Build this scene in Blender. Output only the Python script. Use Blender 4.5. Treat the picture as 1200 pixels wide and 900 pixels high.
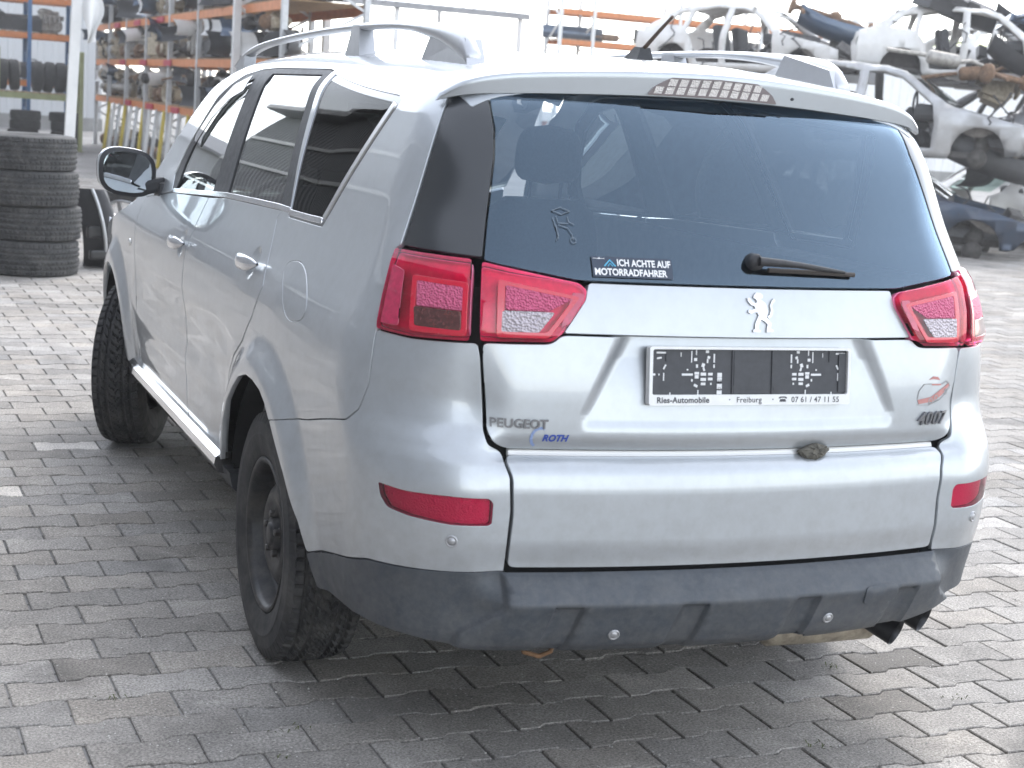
import bpy, bmesh, math, random
import numpy as np
from mathutils import Vector, Matrix, Euler
from mathutils.geometry import delaunay_2d_cdt

for _o in list(bpy.data.objects):
    bpy.data.objects.remove(_o)
SC = bpy.context.scene
COL = SC.collection
R = math.radians

# ------------------------------------------------------------------ camera
cam_d = bpy.data.cameras.new('camera')
cam = bpy.data.objects.new('camera', cam_d)
COL.objects.link(cam)
CAM = np.array([-1.886, -3.035, 1.533]); YAW, PIT, ROL, FPX = .3995, .1736, .0715, 1850.
_f = np.array([math.sin(YAW)*math.cos(PIT), math.cos(YAW)*math.cos(PIT), -math.sin(PIT)])
_r0 = np.array([math.cos(YAW), -math.sin(YAW), 0.]); _u0 = np.cross(_r0, _f)
_c, _s = math.cos(ROL), math.sin(ROL)
_r = _c*_r0 + _s*_u0; _u = -_s*_r0 + _c*_u0
cam.matrix_world = Matrix(((_r[0], _u[0], -_f[0], CAM[0]), (_r[1], _u[1], -_f[1], CAM[1]), (_r[2], _u[2], -_f[2], CAM[2]), (0, 0, 0, 1)))
cam_d.sensor_width = 36; cam_d.lens = FPX/1200*36
cam_d.clip_start = .05; cam_d.clip_end = 2000
cam_d.dof.use_dof = True; cam_d.dof.focus_distance = 4.7; cam_d.dof.aperture_fstop = 6.3
SC.camera = cam
# ------------------------------------------------------------------ sky, sun, exposure
SUN_EL, SUN_AZ = R(47), R(38)      # azimuth from +Y (ahead of the car) towards +X
world = bpy.data.worlds.new('World'); SC.world = world; world.use_nodes = True
_nt = world.node_tree; _nt.nodes.clear()
_sky = _nt.nodes.new('ShaderNodeTexSky'); _sky.sky_type = 'NISHITA'; _sky.sun_disc = False
_sky.sun_elevation = SUN_EL; _sky.sun_rotation = SUN_AZ
_sky.air_density = 1.0; _sky.dust_density = 0.8; _sky.ozone_density = 1.0
_bg = _nt.nodes.new('ShaderNodeBackground'); _bg.inputs[1].default_value = .15
_wo = _nt.nodes.new('ShaderNodeOutputWorld')
_hs = _nt.nodes.new('ShaderNodeHueSaturation'); _hs.inputs['Saturation'].default_value = .34   # sky greyed for a neutral colour balance
_nt.links.new(_sky.outputs[0], _hs.inputs['Color']); _nt.links.new(_hs.outputs[0], _bg.inputs[0]); _nt.links.new(_bg.outputs[0], _wo.inputs[0])
sun_d = bpy.data.lights.new('sun', 'SUN'); sun = bpy.data.objects.new('sun', sun_d); COL.objects.link(sun)
sun_d.energy = .5; sun_d.angle = R(28); sun_d.color = (1, .95, .88)
_sd = Vector((math.sin(SUN_AZ)*math.cos(SUN_EL), math.cos(SUN_AZ)*math.cos(SUN_EL), math.sin(SUN_EL)))
sun.rotation_euler = (-_sd).to_track_quat('-Z', 'Y').to_euler()
sun.location = (0, 0, 30)
SC.view_settings.view_transform = 'Standard'; SC.view_settings.look = 'None'
SC.view_settings.exposure = 2.1; SC.view_settings.gamma = 1; SC.view_settings.use_curve_mapping = False
SC.cycles.max_bounces = 10; SC.cycles.transparent_max_bounces = 16; SC.cycles.caustics_reflective = False; SC.cycles.caustics_refractive = False

# ------------------------------------------------------------------ materials
MATS = {}
def mat(name, col, rough=.5, metal=0., coat=0., coat_rough=.05, noise=0., nscale=30., bump=0., bscale=200., spec=.5, alpha=None, col2=None, detail=4):
    if name in MATS: return MATS[name]
    m = bpy.data.materials.new(name); m.use_nodes = True; nt = m.node_tree; b = nt.nodes['Principled BSDF']
    b.inputs['Base Color'].default_value = (*col, 1); b.inputs['Roughness'].default_value = rough
    b.inputs['Metallic'].default_value = metal; b.inputs['Coat Weight'].default_value = coat
    b.inputs['Coat Roughness'].default_value = coat_rough; b.inputs['Specular IOR Level'].default_value = spec
    tc = nt.nodes.new('ShaderNodeTexCoord')
    if noise > 0 or col2:
        n = nt.nodes.new('ShaderNodeTexNoise'); n.inputs['Scale'].default_value = nscale; n.inputs['Detail'].default_value = detail; n.inputs['Roughness'].default_value = .65
        nt.links.new(tc.outputs['Object'], n.inputs['Vector'])
        rp = nt.nodes.new('ShaderNodeMapRange'); rp.inputs[1].default_value = .35; rp.inputs[2].default_value = .68
        nt.links.new(n.outputs[0], rp.inputs[0])
        mx = nt.nodes.new('ShaderNodeMix'); mx.data_type = 'RGBA'
        c2 = col2 or tuple(c*(1-noise) for c in col)
        mx.inputs[6].default_value = (*col, 1); mx.inputs[7].default_value = (*c2, 1)
        nt.links.new(rp.outputs[0], mx.inputs[0]); nt.links.new(mx.outputs[2], b.inputs['Base Color'])
        mr = nt.nodes.new('ShaderNodeMapRange'); mr.inputs[3].default_value = rough*.85; mr.inputs[4].default_value = min(1, rough*1.25)
        nt.links.new(n.outputs[0], mr.inputs[0]); nt.links.new(mr.outputs[0], b.inputs['Roughness'])
    if bump > 0:
        n2 = nt.nodes.new('ShaderNodeTexNoise'); n2.inputs['Scale'].default_value = bscale; n2.inputs['Detail'].default_value = 3
        nt.links.new(tc.outputs['Object'], n2.inputs['Vector'])
        bp = nt.nodes.new('ShaderNodeBump'); bp.inputs['Strength'].default_value = bump; bp.inputs['Distance'].default_value = .002
        nt.links.new(n2.outputs[0], bp.inputs['Height']); nt.links.new(bp.outputs[0], b.inputs['Normal'])
    MATS[name] = m; return m

def glass(name, tint, ior=1.5, rough=0.0, extra=1.0, refl=(1, 1, 1)):
    """thin pane: tinted see-through mixed with a Fresnel mirror"""
    if name in MATS: return MATS[name]
    m = bpy.data.materials.new(name); m.use_nodes = True; nt = m.node_tree; nt.nodes.clear()
    tr = nt.nodes.new('ShaderNodeBsdfTransparent'); tr.inputs[0].default_value = (*tint, 1)
    gl = nt.nodes.new('ShaderNodeBsdfGlossy'); gl.inputs['Roughness'].default_value = rough; gl.inputs[0].default_value = (*refl, 1)
    fr = nt.nodes.new('ShaderNodeFresnel'); fr.inputs[0].default_value = ior
    mu = nt.nodes.new('ShaderNodeMath'); mu.operation = 'MULTIPLY'; mu.inputs[1].default_value = extra; mu.use_clamp = True
    mx = nt.nodes.new('ShaderNodeMixShader'); o = nt.nodes.new('ShaderNodeOutputMaterial')
    nt.links.new(fr.outputs[0], mu.inputs[0]); nt.links.new(mu.outputs[0], mx.inputs[0])
    nt.links.new(tr.outputs[0], mx.inputs[1]); nt.links.new(gl.outputs[0], mx.inputs[2]); nt.links.new(mx.outputs[0], o.inputs[0])
    MATS[name] = m; return m

def add_dirt(m, col, zmax, scale=9., strength=.6):
    """splashed road dirt: a noise mask that thins out above zmax metres (dirt stays where the wheels threw it)"""
    nt = m.node_tree; b = nt.nodes['Principled BSDF']; src = b.inputs['Base Color']
    tc = nt.nodes.new('ShaderNodeTexCoord'); n = nt.nodes.new('ShaderNodeTexNoise'); n.inputs['Scale'].default_value = scale; n.inputs['Detail'].default_value = 8; n.inputs['Roughness'].default_value = .7
    nt.links.new(tc.outputs['Object'], n.inputs[0])
    sp = nt.nodes.new('ShaderNodeSeparateXYZ'); nt.links.new(tc.outputs['Object'], sp.inputs[0])
    r1 = nt.nodes.new('ShaderNodeMapRange'); r1.inputs[1].default_value = zmax; r1.inputs[2].default_value = zmax*.3; nt.links.new(sp.outputs[2], r1.inputs[0])
    r2 = nt.nodes.new('ShaderNodeMapRange'); r2.inputs[1].default_value = .42; r2.inputs[2].default_value = .72; nt.links.new(n.outputs[0], r2.inputs[0])
    k = nt.nodes.new('ShaderNodeMath'); k.operation = 'MULTIPLY'; nt.links.new(r1.outputs[0], k.inputs[0]); nt.links.new(r2.outputs[0], k.inputs[1])
    k2 = nt.nodes.new('ShaderNodeMath'); k2.operation = 'MULTIPLY'; k2.inputs[1].default_value = strength; nt.links.new(k.outputs[0], k2.inputs[0])
    mx = nt.nodes.new('ShaderNodeMix'); mx.data_type = 'RGBA'; mx.inputs[7].default_value = (*col, 1)
    if src.is_linked: nt.links.new(src.links[0].from_socket, mx.inputs[6])
    else: mx.inputs[6].default_value = src.default_value
    nt.links.new(k2.outputs[0], mx.inputs[0]); nt.links.new(mx.outputs[2], src)

# ------------------------------------------------------------------ object helpers
def link(name, me, m=None, parent=None):
    o = bpy.data.objects.new(name, me); COL.objects.link(o)
    if m is not None and hasattr(me, 'materials') and not me.materials: me.materials.append(m)
    if parent is not None: o.parent = parent
    return o
def thing(name, label, cat, loc=(0, 0, 0), rz=0., group=None):
    o = bpy.data.objects.new(name, None); COL.objects.link(o); o.location = loc; o.rotation_euler = (0, 0, rz)
    o.empty_display_size = .2
    return tag(o, label, cat, group)
def tag(o, label, cat, group=None):
    o['label'] = label; o['category'] = cat
    if group: o['group'] = group
    return o
def struct(o):
    o['kind'] = 'structure'; return o
def copy_tree(o, parent=None):
    c = o.copy(); COL.objects.link(c)
    if parent is not None: c.parent = parent
    for ch in list(o.children): copy_tree(ch, c)
    return c

class MB:
    """collects shapes into one mesh"""
    def __init__(s): s.v = []; s.f = []; s.sm = []
    def add(s, vs, fs, smooth=False):
        k = len(s.v); s.v += [tuple(map(float, v)) for v in vs]; s.f += [tuple(i+k for i in f) for f in fs]; s.sm += [smooth]*len(fs); return s
    def box(s, c, d, rot=None, bev=0.):
        x, y, z = (q/2 for q in d)
        if bev > 0:
            bev = min(bev, .45*min(d)); bm = bmesh.new(); bmesh.ops.create_cube(bm, size=1)
            for v in bm.verts: v.co = Vector((v.co.x*d[0], v.co.y*d[1], v.co.z*d[2]))
            bmesh.ops.bevel(bm, geom=bm.edges[:], offset=bev, segments=2, affect='EDGES', profile=.6)
            bm.verts.index_update(); vs = [v.co.copy() for v in bm.verts]; fs = [[v.index for v in f.verts] for f in bm.faces]; bm.free()
        else:
            vs = [Vector(q) for q in ((-x,-y,-z),(x,-y,-z),(x,y,-z),(-x,y,-z),(-x,-y,z),(x,-y,z),(x,y,z),(-x,y,z))]
            fs = [(0,3,2,1),(4,5,6,7),(0,1,5,4),(1,2,6,5),(2,3,7,6),(3,0,4,7)]
        if rot is not None:
            M = rot if isinstance(rot, Matrix) else Euler(rot).to_matrix(); vs = [M @ v for v in vs]
        return s.add([Vector(v)+Vector(c) for v in vs], fs)
    def bar(s, a, b, w, h=None, up=(0, 0, 1)):
        a = Vector(a); b = Vector(b); d = b-a; L = d.length; d.normalize(); u = Vector(up)
        if abs(d.dot(u)) > .97: u = Vector((0, 1, 0))
        r = d.cross(u).normalized(); u = r.cross(d)
        return s.box((a+b)/2, (w, L, h or w), Matrix((r, d, u)).transposed())
    def tube(s, pts, r, n=8, cap=True, smooth=True):
        pts = [Vector(p) for p in pts]; N = len(pts); rr = r if hasattr(r, '__len__') else [r]*N
        vs = []; fs = []; ref = None
        for i, p in enumerate(pts):
            d = (pts[min(i+1, N-1)]-pts[max(i-1, 0)]).normalized()
            if ref is None: ref = d.orthogonal().normalized()
            ref = (ref-d*ref.dot(d)).normalized(); q = d.cross(ref)
            for k in range(n):
                a = 2*math.pi*k/n; vs.append(p+(ref*math.cos(a)+q*math.sin(a))*rr[i])
        for i in range(N-1):
            for k in range(n): fs.append((i*n+k, i*n+(k+1) % n, (i+1)*n+(k+1) % n, (i+1)*n+k))
        s.add(vs, fs, smooth)
        if cap:
            s.add(vs[:n], [tuple(range(n-1, -1, -1))]); s.add(vs[-n:], [tuple(range(n))])
        return s
    def lathe(s, prof, c=(0, 0, 0), axis='Z', n=32, smooth=True, rot=None):
        vs = []; fs = []
        for r, h in prof:
            for k in range(n):
                a = 2*math.pi*k/n; p = (r*math.cos(a), r*math.sin(a), h)
                if axis == 'X': p = (h, p[0], p[1])
                if axis == 'Y': p = (p[1], h, p[0])
                vs.append(Vector(p))
        for i in range(len(prof)-1):
            for k in range(n): fs.append((i*n+k, i*n+(k+1) % n, (i+1)*n+(k+1) % n, (i+1)*n+k))
        if rot is not None:
            M = Euler(rot).to_matrix(); vs = [M @ v for v in vs]
        return s.add([v+Vector(c) for v in vs], fs, smooth)
    def ball(s, c, r, n=10, m=7):
        rx, ry, rz = r if hasattr(r, '__len__') else (r, r, r)
        vs = []; fs = []
        for i in range(m+1):
            t = math.pi*i/m
            for k in range(n):
                a = 2*math.pi*k/n; vs.append((c[0]+rx*math.sin(t)*math.cos(a), c[1]+ry*math.sin(t)*math.sin(a), c[2]+rz*math.cos(t)))
        for i in range(m):
            for k in range(n): fs.append((i*n+k, (i+1)*n+k, (i+1)*n+(k+1) % n, i*n+(k+1) % n))
        return s.add(vs, fs, True)
    def prism(s, poly, y0, y1, axis='Y'):
        """closed 2D outline pushed from y0 to y1"""
        n = len(poly)
        def P(q, t):
            return (q[0], t, q[1]) if axis == 'Y' else ((t, q[0], q[1]) if axis == 'X' else (q[0], q[1], t))
        vs = [P(q, y0) for q in poly]+[P(q, y1) for q in poly]
        return s.add(vs, [tuple(range(n)), tuple(range(2*n-1, n-1, -1))]+[(i, i+n, (i+1) % n+n, (i+1) % n) for i in range(n)])
    def grid(s, fn, nu, nv, smooth=True, wrap=False):
        vs = [fn(i/(nu-1), j/(nv-1)) for i in range(nu) for j in range(nv)]
        return s.add(vs, [(i*nv+j, (i+1)*nv+j, (i+1)*nv+j+1, i*nv+j+1) for i in range(nu-1) for j in range(nv-1)], smooth)
    def mesh(s, name, m=None):
        me = bpy.data.meshes.new(name); me.from_pydata(s.v, [], s.f)
        me.polygons.foreach_set('use_smooth', s.sm); me.update()
        bm = bmesh.new(); bm.from_mesh(me); bmesh.ops.recalc_face_normals(bm, faces=bm.faces); bm.to_mesh(me); bm.free()
        if m: me.materials.append(m)
        return me
    def build(s, name, m, parent=None):
        return link(name, s.mesh(name, m), None, parent)

def text_mesh(txt, size, bold=0., shear=0., ext=.001, spacing=1., align='LEFT'):
    cu = bpy.data.curves.new('lettering', 'FONT'); cu.body = txt; cu.size = size; cu.offset = bold; cu.shear = shear
    cu.extrude = ext; cu.space_character = spacing; cu.align_x = align; cu.resolution_u = 4
    o = bpy.data.objects.new('lettering', cu); COL.objects.link(o)
    bpy.context.view_layer.update()
    me = bpy.data.meshes.new_from_object(o.evaluated_get(bpy.context.evaluated_depsgraph_get()))
    bpy.data.objects.remove(o); bpy.data.curves.remove(cu)
    v = np.array([p.co[:] for p in me.vertices]).reshape(-1, 3); f = [list(p.vertices) for p in me.polygons]
    bpy.data.meshes.remove(me)
    return v, f
# ------------------------------------------------------------------ the car's body surface (metres; rear bumper at y = 0, ground z = 0)
def hermite(pts):
    xs = np.array([p[0] for p in pts], float); ys = np.array([p[1] for p in pts], float); h = np.diff(xs); d = np.diff(ys)/h
    m = np.zeros_like(xs); m[0] = d[0]; m[-1] = d[-1]
    for i in range(1, len(xs)-1):
        if d[i-1]*d[i] > 0:
            w1 = 2*h[i]+h[i-1]; w2 = h[i]+2*h[i-1]; m[i] = (w1+w2)/(w1/d[i-1]+w2/d[i])
    def f(x):
        x = np.clip(np.asarray(x, float), xs[0], xs[-1]); i = np.clip(np.searchsorted(xs, x)-1, 0, len(xs)-2)
        t = (x-xs[i])/h[i]; t2 = t*t; t3 = t2*t
        return (2*t3-3*t2+1)*ys[i]+(t3-2*t2+t)*h[i]*m[i]+(-2*t3+3*t2)*ys[i+1]+(t3-t2)*h[i]*m[i+1]
    return f
def tab(*a): return hermite(a)
def sst(x, a, b):
    t = np.clip((x-a)/(b-a), 0, 1); return t*t*(3-2*t)
wz = tab((.2,.78),(.28,.815),(.34,.842),(.42,.862),(.5,.874),(.62,.884),(.75,.89),(.86,.892),(.93,.888),(.99,.879),(1.04,.864),(1.08,.848),(1.2,.803),(1.35,.757),(1.48,.71),(1.55,.68),(1.61,.64),(1.68,.57),(1.78,.42))
wy = tab((-.2,-.05),(0,-.035),(.5,-.012),(1,0),(2,0),(3,0),(3.7,-.005),(4.2,-.045),(4.6,-.12),(4.8,-.2))
Cz = tab((.2,.2),(.25,.14),(.30,.075),(.335,.03),(.36,-.002),(.44,-.034),(.462,-.041),(.475,-.035),(.522,-.004),(.535,-.004),(.6,-.012),(.7,-.012),(.74,-.006),(.765,.006),(.78,.028),(.79,.034),(.80,.03),(.83,.02),(.9,.022),(1.06,.045),(1.165,.07),(1.3,.14),(1.45,.225),(1.56,.31),(1.62,.37),(1.8,.6))
Kz = tab((.2,.2),(.25,.14),(.30,.075),(.335,.03),(.36,.01),(.45,-.0),(.52,-.012),(.6,-.024),(.7,-.026),(.76,-.012),(.8,.012),(.85,.042),(.9,.052),(1.0,.05),(1.1,.053),(1.165,.068),(1.3,.14),(1.45,.225),(1.56,.31),(1.62,.37),(1.8,.6))
r1z = tab((.2,.2),(.5,.22),(.8,.22),(1.1,.23),(1.3,.22),(1.5,.15),(1.8,.1))
zr = tab((-.2,1.60),(.3,1.652),(.6,1.672),(1.2,1.69),(2,1.70),(2.6,1.68),(3.2,1.61))
Fz = tab((.2,4.5),(.3,4.58),(.6,4.64),(.75,4.62),(.85,4.56),(.92,4.4),(.98,4.1),(1.05,3.68),(1.1,3.58),(1.3,3.3),(1.5,3.0),(1.6,2.8),(1.8,2.4))
def rmax(a, b, r):
    p = np.maximum(a+r, 0); q = np.maximum(b+r, 0)
    return np.where((a > -r) & (b > -r), np.sqrt(p*p+q*q)-r, np.maximum(a, b))
def Wf(y, z):
    fl = 0
    for cy, cz in ((1.03, .345), (3.70, .345)):
        fl = fl+(.034 if cy < 2 else .028)*sst(np.hypot(y-cy, (z-cz)*.97), .535, .43)
    dz = -.012*sst(z, .62, .70)*sst(z, .88, .76)*sst(y, 1.35, 1.7)*sst(y, 3.25, 3.0)      # hollow pressed into the doors
    lo = .012*sst(z, .60, .50)*sst(y, 1.5, 1.75)*sst(y, 3.15, 2.95)
    return wz(z)+wy(y)+fl+dz+lo
def Rf(x, z):
    m = sst(np.abs(x), .55, .67)
    return Cz(z)*(1-m)+Kz(z)*m+.16*x*x
def F0(x, y, z):
    f = rmax(np.abs(x)-Wf(y, z), Rf(x, z)-y, r1z(z))
    f = rmax(f, y-(Fz(z)-.17*x*x), .12)
    return rmax(f, z-(zr(y)-.055*(x/.6)**2), .09)
def caster(F):
    def cast(o, d, t0, t1, n=70):
        ts = np.linspace(t0, t1, n); P = o[:, None]+d[:, None]*ts[None, :, None]
        ins = F(P[..., 0], P[..., 1], P[..., 2]) < 0; k = ins.argmax(1); ok = ins.any(1)
        a = ts[np.maximum(k-1, 0)]; b = ts[k]
        for _ in range(26):
            m = (a+b)/2; q = o+d*m[:, None]; i = F(q[:, 0], q[:, 1], q[:, 2]) < 0
            b = np.where(i, m, b); a = np.where(i, a, m)
        q = o+d*b[:, None]
        if not ok.all() and ok.any():
            bad = np.where(~ok)[0]; good = np.where(ok)[0]
            for i in bad:
                j = good[np.argmin(((o[good]-o[i])**2).sum(1))]; q[i] = q[j]
        return q
    return cast
def grad(F, P, e=.0012):
    x, y, z = P.T
    g = np.stack([F(x+e, y, z)-F(x-e, y, z), F(x, y+e, z)-F(x, y-e, z), F(x, y, z+e)-F(x, y, z-e)], 1)
    return g/np.maximum(np.linalg.norm(g, axis=1, keepdims=True), 1e-9)
KS = .9
def rays(proj, ab):
    a, b = ab[:, 0], ab[:, 1]; n = len(a); Z = np.zeros(n)
    if proj == 'polar':
        t = a/KS; u = np.stack([-np.sin(t), -np.cos(t), Z], 1); o = np.stack([Z, Z+1.4, b], 1)+u*2.2; return o, -u, .3, 2.1
    if proj == 'front':
        t = a/KS; u = np.stack([-np.sin(t), np.cos(t), Z], 1); o = np.stack([Z, Z+3.2, b], 1)+u*2.2; return o, -u, .2, 2.1
    if proj == 'side': return np.stack([Z-1.2, a, b], 1), np.stack([Z+1, Z, Z], 1), 0., 1.1
    if proj == 'top': return np.stack([a, b, Z+2.2], 1), np.stack([Z, Z, Z-1], 1), .3, 1.9
def surf(proj, ab, off=0., disp=None):
    F = F0 if disp is None else (lambda x, y, z: F0(x, y, z)-disp(x, y, z))
    o, d, t0, t1 = rays(proj, np.asarray(ab, float)); P = caster(F)(o, d, t0, t1); N = grad(F, P)
    return P+N*off, N
def rear_ab(pts, disp=None):
    """points given as (x, z) on the rear of the car -> panel coordinates"""
    F = F0 if disp is None else (lambda x, y, z: F0(x, y, z)-disp(x, y, z))
    p = np.array(pts, float); o = np.stack([p[:, 0], p[:, 0]*0-1., p[:, 1]], 1); q = caster(F)(o, np.tile(np.array([0., 1., 0.]), (len(p), 1)), .5, 2.2, 120)
    return [(math.atan2(-a, 1.4-b)*KS, c) for a, b, c in q]
def deg(poly): return [(R(t)*KS, z) for t, z in poly]
def pol3(y, z):
    p = surf('side', [(y, z)])[0][0]; return (math.atan2(-p[0], 1.4-p[1])*KS, z)
def sides(l): return [pol3(*q) for q in l]
def mirror_pts(half): return half+[(-a, b) for a, b in reversed(half)]
def area(p):
    x, y = p[:, 0], p[:, 1]; return .5*np.sum(x*np.roll(y, -1)-np.roll(x, -1)*y)
def fillet(p, r, n=4):
    out = []; N = len(p)
    for i in range(N):
        a, b, c = p[i-1], p[i], p[(i+1) % N]; u = a-b; v = c-b; lu = np.linalg.norm(u); lv = np.linalg.norm(v)
        if lu < 1e-7 or lv < 1e-7: continue
        u /= lu; v /= lv; turn = math.acos(max(-1, min(1, -float(u @ v))))
        if turn < .06 or r <= 0: out.append(b); continue
        q = min(r, .42*lu, .42*lv); s, e = b+u*q, b+v*q
        for k in range(n+1):
            t = k/n; out.append((1-t)**2*s+2*t*(1-t)*b+t*t*e)
    return np.array(out)
def dens(p, h):
    out = []
    for i in range(len(p)):
        a, b = p[i], p[(i+1) % len(p)]; k = max(1, int(math.ceil(np.linalg.norm(b-a)/h)))
        out += [a+(b-a)*j/k for j in range(k)]
    return np.array(out)
def clean(p, e=5e-4):
    out = [p[0]]
    for q in p[1:]:
        if np.linalg.norm(q-out[-1]) > e: out.append(q)
    if np.linalg.norm(out[-1]-out[0]) < e: out.pop()
    return np.array(out)
def inset(p, d):
    if abs(d) < 1e-9: return p
    nx = np.roll(p, -1, 0)-p; nx /= np.maximum(np.linalg.norm(nx, axis=1, keepdims=True), 1e-9)
    pv = np.roll(nx, 1, 0); n1 = np.stack([-nx[:, 1], nx[:, 0]], 1); n0 = np.stack([-pv[:, 1], pv[:, 0]], 1)
    m = n0+n1; l2 = np.maximum((m*m).sum(1, keepdims=True), .5)
    return p+m*(2*d/l2)*1.0 if False else p+m*(d*2/l2)
def inside(poly, q):
    x, y = q[:, 0], q[:, 1]; r = np.zeros(len(q), bool)
    x0, y0 = poly[:, 0], poly[:, 1]; x1, y1 = np.roll(x0, -1), np.roll(y0, -1)
    for i in range(len(poly)):
        if y0[i] == y1[i]: continue
        c = (y0[i] > y) != (y1[i] > y); r ^= c & (x < (x1[i]-x0[i])*(y-y0[i])/(y1[i]-y0[i])+x0[i])
    return r
def panel(name, poly, proj, m, parent, off=0., gap=.0025, flange=.014, h=.02, rnd=.01, mirror=False, disp=None, holes=(), chamfer=.0014, hole_gap=None, creases=()):
    def prep(q, g, ccw=True, r=None):
        q = np.array(q, float)
        if (area(q) > 0) != ccw: q = q[::-1].copy()
        q = fillet(clean(q), rnd if r is None else r)
        return clean(inset(clean(dens(clean(q), h*.6), h*.1), g), h*.08)
    B = prep(poly, gap); H = [prep(q, gap if hole_gap is None else hole_gap, False) for q in holes]
    V = []; E = []
    for b in [B]+H:
        for ring in (b, inset(b, min(.004, h*.25))):
            k = len(V); V += list(ring)
            if ring is b: E += [(k+i, k+(i+1) % len(b)) for i in range(len(b))]
    V = np.array(V); lo, hi = B.min(0), B.max(0)
    ys = np.arange(lo[1], hi[1], h*.866); g = []
    for j, yy in enumerate(ys):
        xs = np.arange(lo[0]+(j % 2)*h/2, hi[0], h); g.append(np.stack([xs, np.full_like(xs, yy)], 1))
    g = np.concatenate(g)
    cp = []
    for ln_ in creases:
        q = np.array(ln_, float); q = np.concatenate([dens(q, h*.7)[:0]]+[np.linspace(q[i], q[i+1], max(2, int(np.linalg.norm(q[i+1]-q[i])/(h*.7))), endpoint=False) for i in range(len(q)-1)]+[q[-1:]])
        q = q[inside(inset(B, .003), q)]
        if len(q): cp.append(q)
    cpa = np.concatenate(cp) if cp else None
    if cpa is not None:
        V = np.concatenate([V, cpa]); dm = np.full(len(g), 9.)
        for k in range(0, len(cpa), 200): dm = np.minimum(dm, np.sqrt(((g[:, None]-cpa[None, k:k+200])**2).sum(2)).min(1))
        g = g[dm > h*.6]
    keep = inside(B, g)
    for q in H: keep &= ~inside(q, g)
    g = g[keep]
    bd = np.concatenate([B]+H)
    if len(g):
        dm = np.full(len(g), 9.)
        for k in range(0, len(bd), 200): dm = np.minimum(dm, np.sqrt(((g[:, None]-bd[None, k:k+200])**2).sum(2)).min(1))
        g = g[dm > h*.55]; V = np.concatenate([V, g])
    ov, oe, of, *_ = delaunay_2d_cdt([Vector(v) for v in V], E, [], 0, 1e-6)
    ov = np.array([v[:] for v in ov]); tri = np.array([list(f) for f in of]); cen = ov[tri].mean(1)
    k = inside(B, cen)
    for q in H: k &= ~inside(q, cen)
    tri = tri[k]; used = np.unique(tri); re = -np.ones(len(ov), int); re[used] = np.arange(len(used)); ov = ov[used]; tri = re[tri]
    P, N = surf(proj, ov, off, disp)
    # face orientation must agree with N
    fn = np.cross(P[tri[:, 1]]-P[tri[:, 0]], P[tri[:, 2]]-P[tri[:, 0]]); flip = (fn*N[tri[:, 0]]).sum(1) < 0
    tri[flip] = tri[flip][:, ::-1]
    cnt = {}
    for a, b, c in tri:
        for e in ((a, b), (b, c), (c, a)): cnt[e] = cnt.get(e, 0)+1
    be = [e for e in cnt if (e[1], e[0]) not in cnt]
    bv = sorted({i for e in be for i in e}); bi = {v: i for i, v in enumerate(bv)}
    T = np.zeros((len(bv), 3))
    for a, b in be:
        t = np.cross(P[b]-P[a], N[a]); t /= max(np.linalg.norm(t), 1e-9); T[bi[a]] += t; T[bi[b]] += t
    T /= np.maximum(np.linalg.norm(T, axis=1, keepdims=True), 1e-9)
    Nb = N[bv]; Pb = P[bv]; n0 = len(P); nb = len(bv)
    V1 = Pb+T*chamfer-Nb*chamfer; V2 = Pb+T*chamfer-Nb*flange
    allv = np.concatenate([P, V1, V2]); nn = np.concatenate([N, (Nb*.4+T*.9), T]); nn /= np.linalg.norm(nn, axis=1, keepdims=True)
    faces = [tuple(map(int, t)) for t in tri]
    for a, b in be:
        ia, ib = bi[a], bi[b]
        faces.append((int(b), int(a), n0+ia, n0+ib)); faces.append((n0+ib, n0+ia, n0+nb+ia, n0+nb+ib))
    out = []
    for s in ((1, -1) if mirror else (1,)):
        sc = np.array([s, 1, 1]); me = bpy.data.meshes.new(name)
        me.from_pydata((allv*sc).tolist(), [], faces if s > 0 else [f[::-1] for f in faces])
        me.polygons.foreach_set('use_smooth', [True]*len(faces)); me.update()
        me.normals_split_custom_set_from_vertices((nn*sc).tolist())
        me.materials.append(m); out.append(link(name, me, None, parent))
    return out if mirror else out[0]
def strip2d(line, w):
    """outline of a band of width w along a 2D polyline"""
    p = np.array(line, float); d = np.gradient(p, axis=0); d /= np.linalg.norm(d, axis=1, keepdims=True); n = np.stack([-d[:, 1], d[:, 0]], 1)
    return [tuple(q) for q in p+n*w/2]+[tuple(q) for q in (p-n*w/2)[::-1]]
def decal(name, vf, x0, z0, m, parent, lift=.001, disp=None, proj='rear'):
    """flat letters (u,v,w) laid on the rear surface with their lower left corner at x0,z0"""
    v, f = vf; F = F0 if disp is None else (lambda x, y, z: F0(x, y, z)-disp(x, y, z))
    x = x0+v[:, 0]; z = z0+v[:, 1]; o = np.stack([x, x*0-1., z], 1); d = np.tile(np.array([0., 1., 0.]), (len(x), 1))
    P = caster(F)(o, d, .5, 2.2, 120); N = grad(F, P, .004); P = P+N*(lift+v[:, 2]-v[:, 2].min())[:, None]
    me = bpy.data.meshes.new(name); me.from_pydata(P.tolist(), [], f); me.update()
    bm = bmesh.new(); bm.from_mesh(me); bmesh.ops.recalc_face_normals(bm, faces=bm.faces); bm.to_mesh(me); bm.free()
    me.materials.append(m); return link(name, me, None, parent)
def flat(polys, ext=.0006):
    """several closed 2D outlines as thin raised pieces for decal()"""
    v = []; f = []
    for p in polys:
        p = dens(np.array(p, float), .012); k = len(v); n = len(p)
        v += [(a, b, ext) for a, b in p]+[(a, b, 0) for a, b in p]
        f.append([k+i for i in range(n)]); f += [[k+i, k+n+i, k+n+(i+1) % n, k+(i+1) % n] for i in range(n)]
    return np.array(v), f
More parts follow.
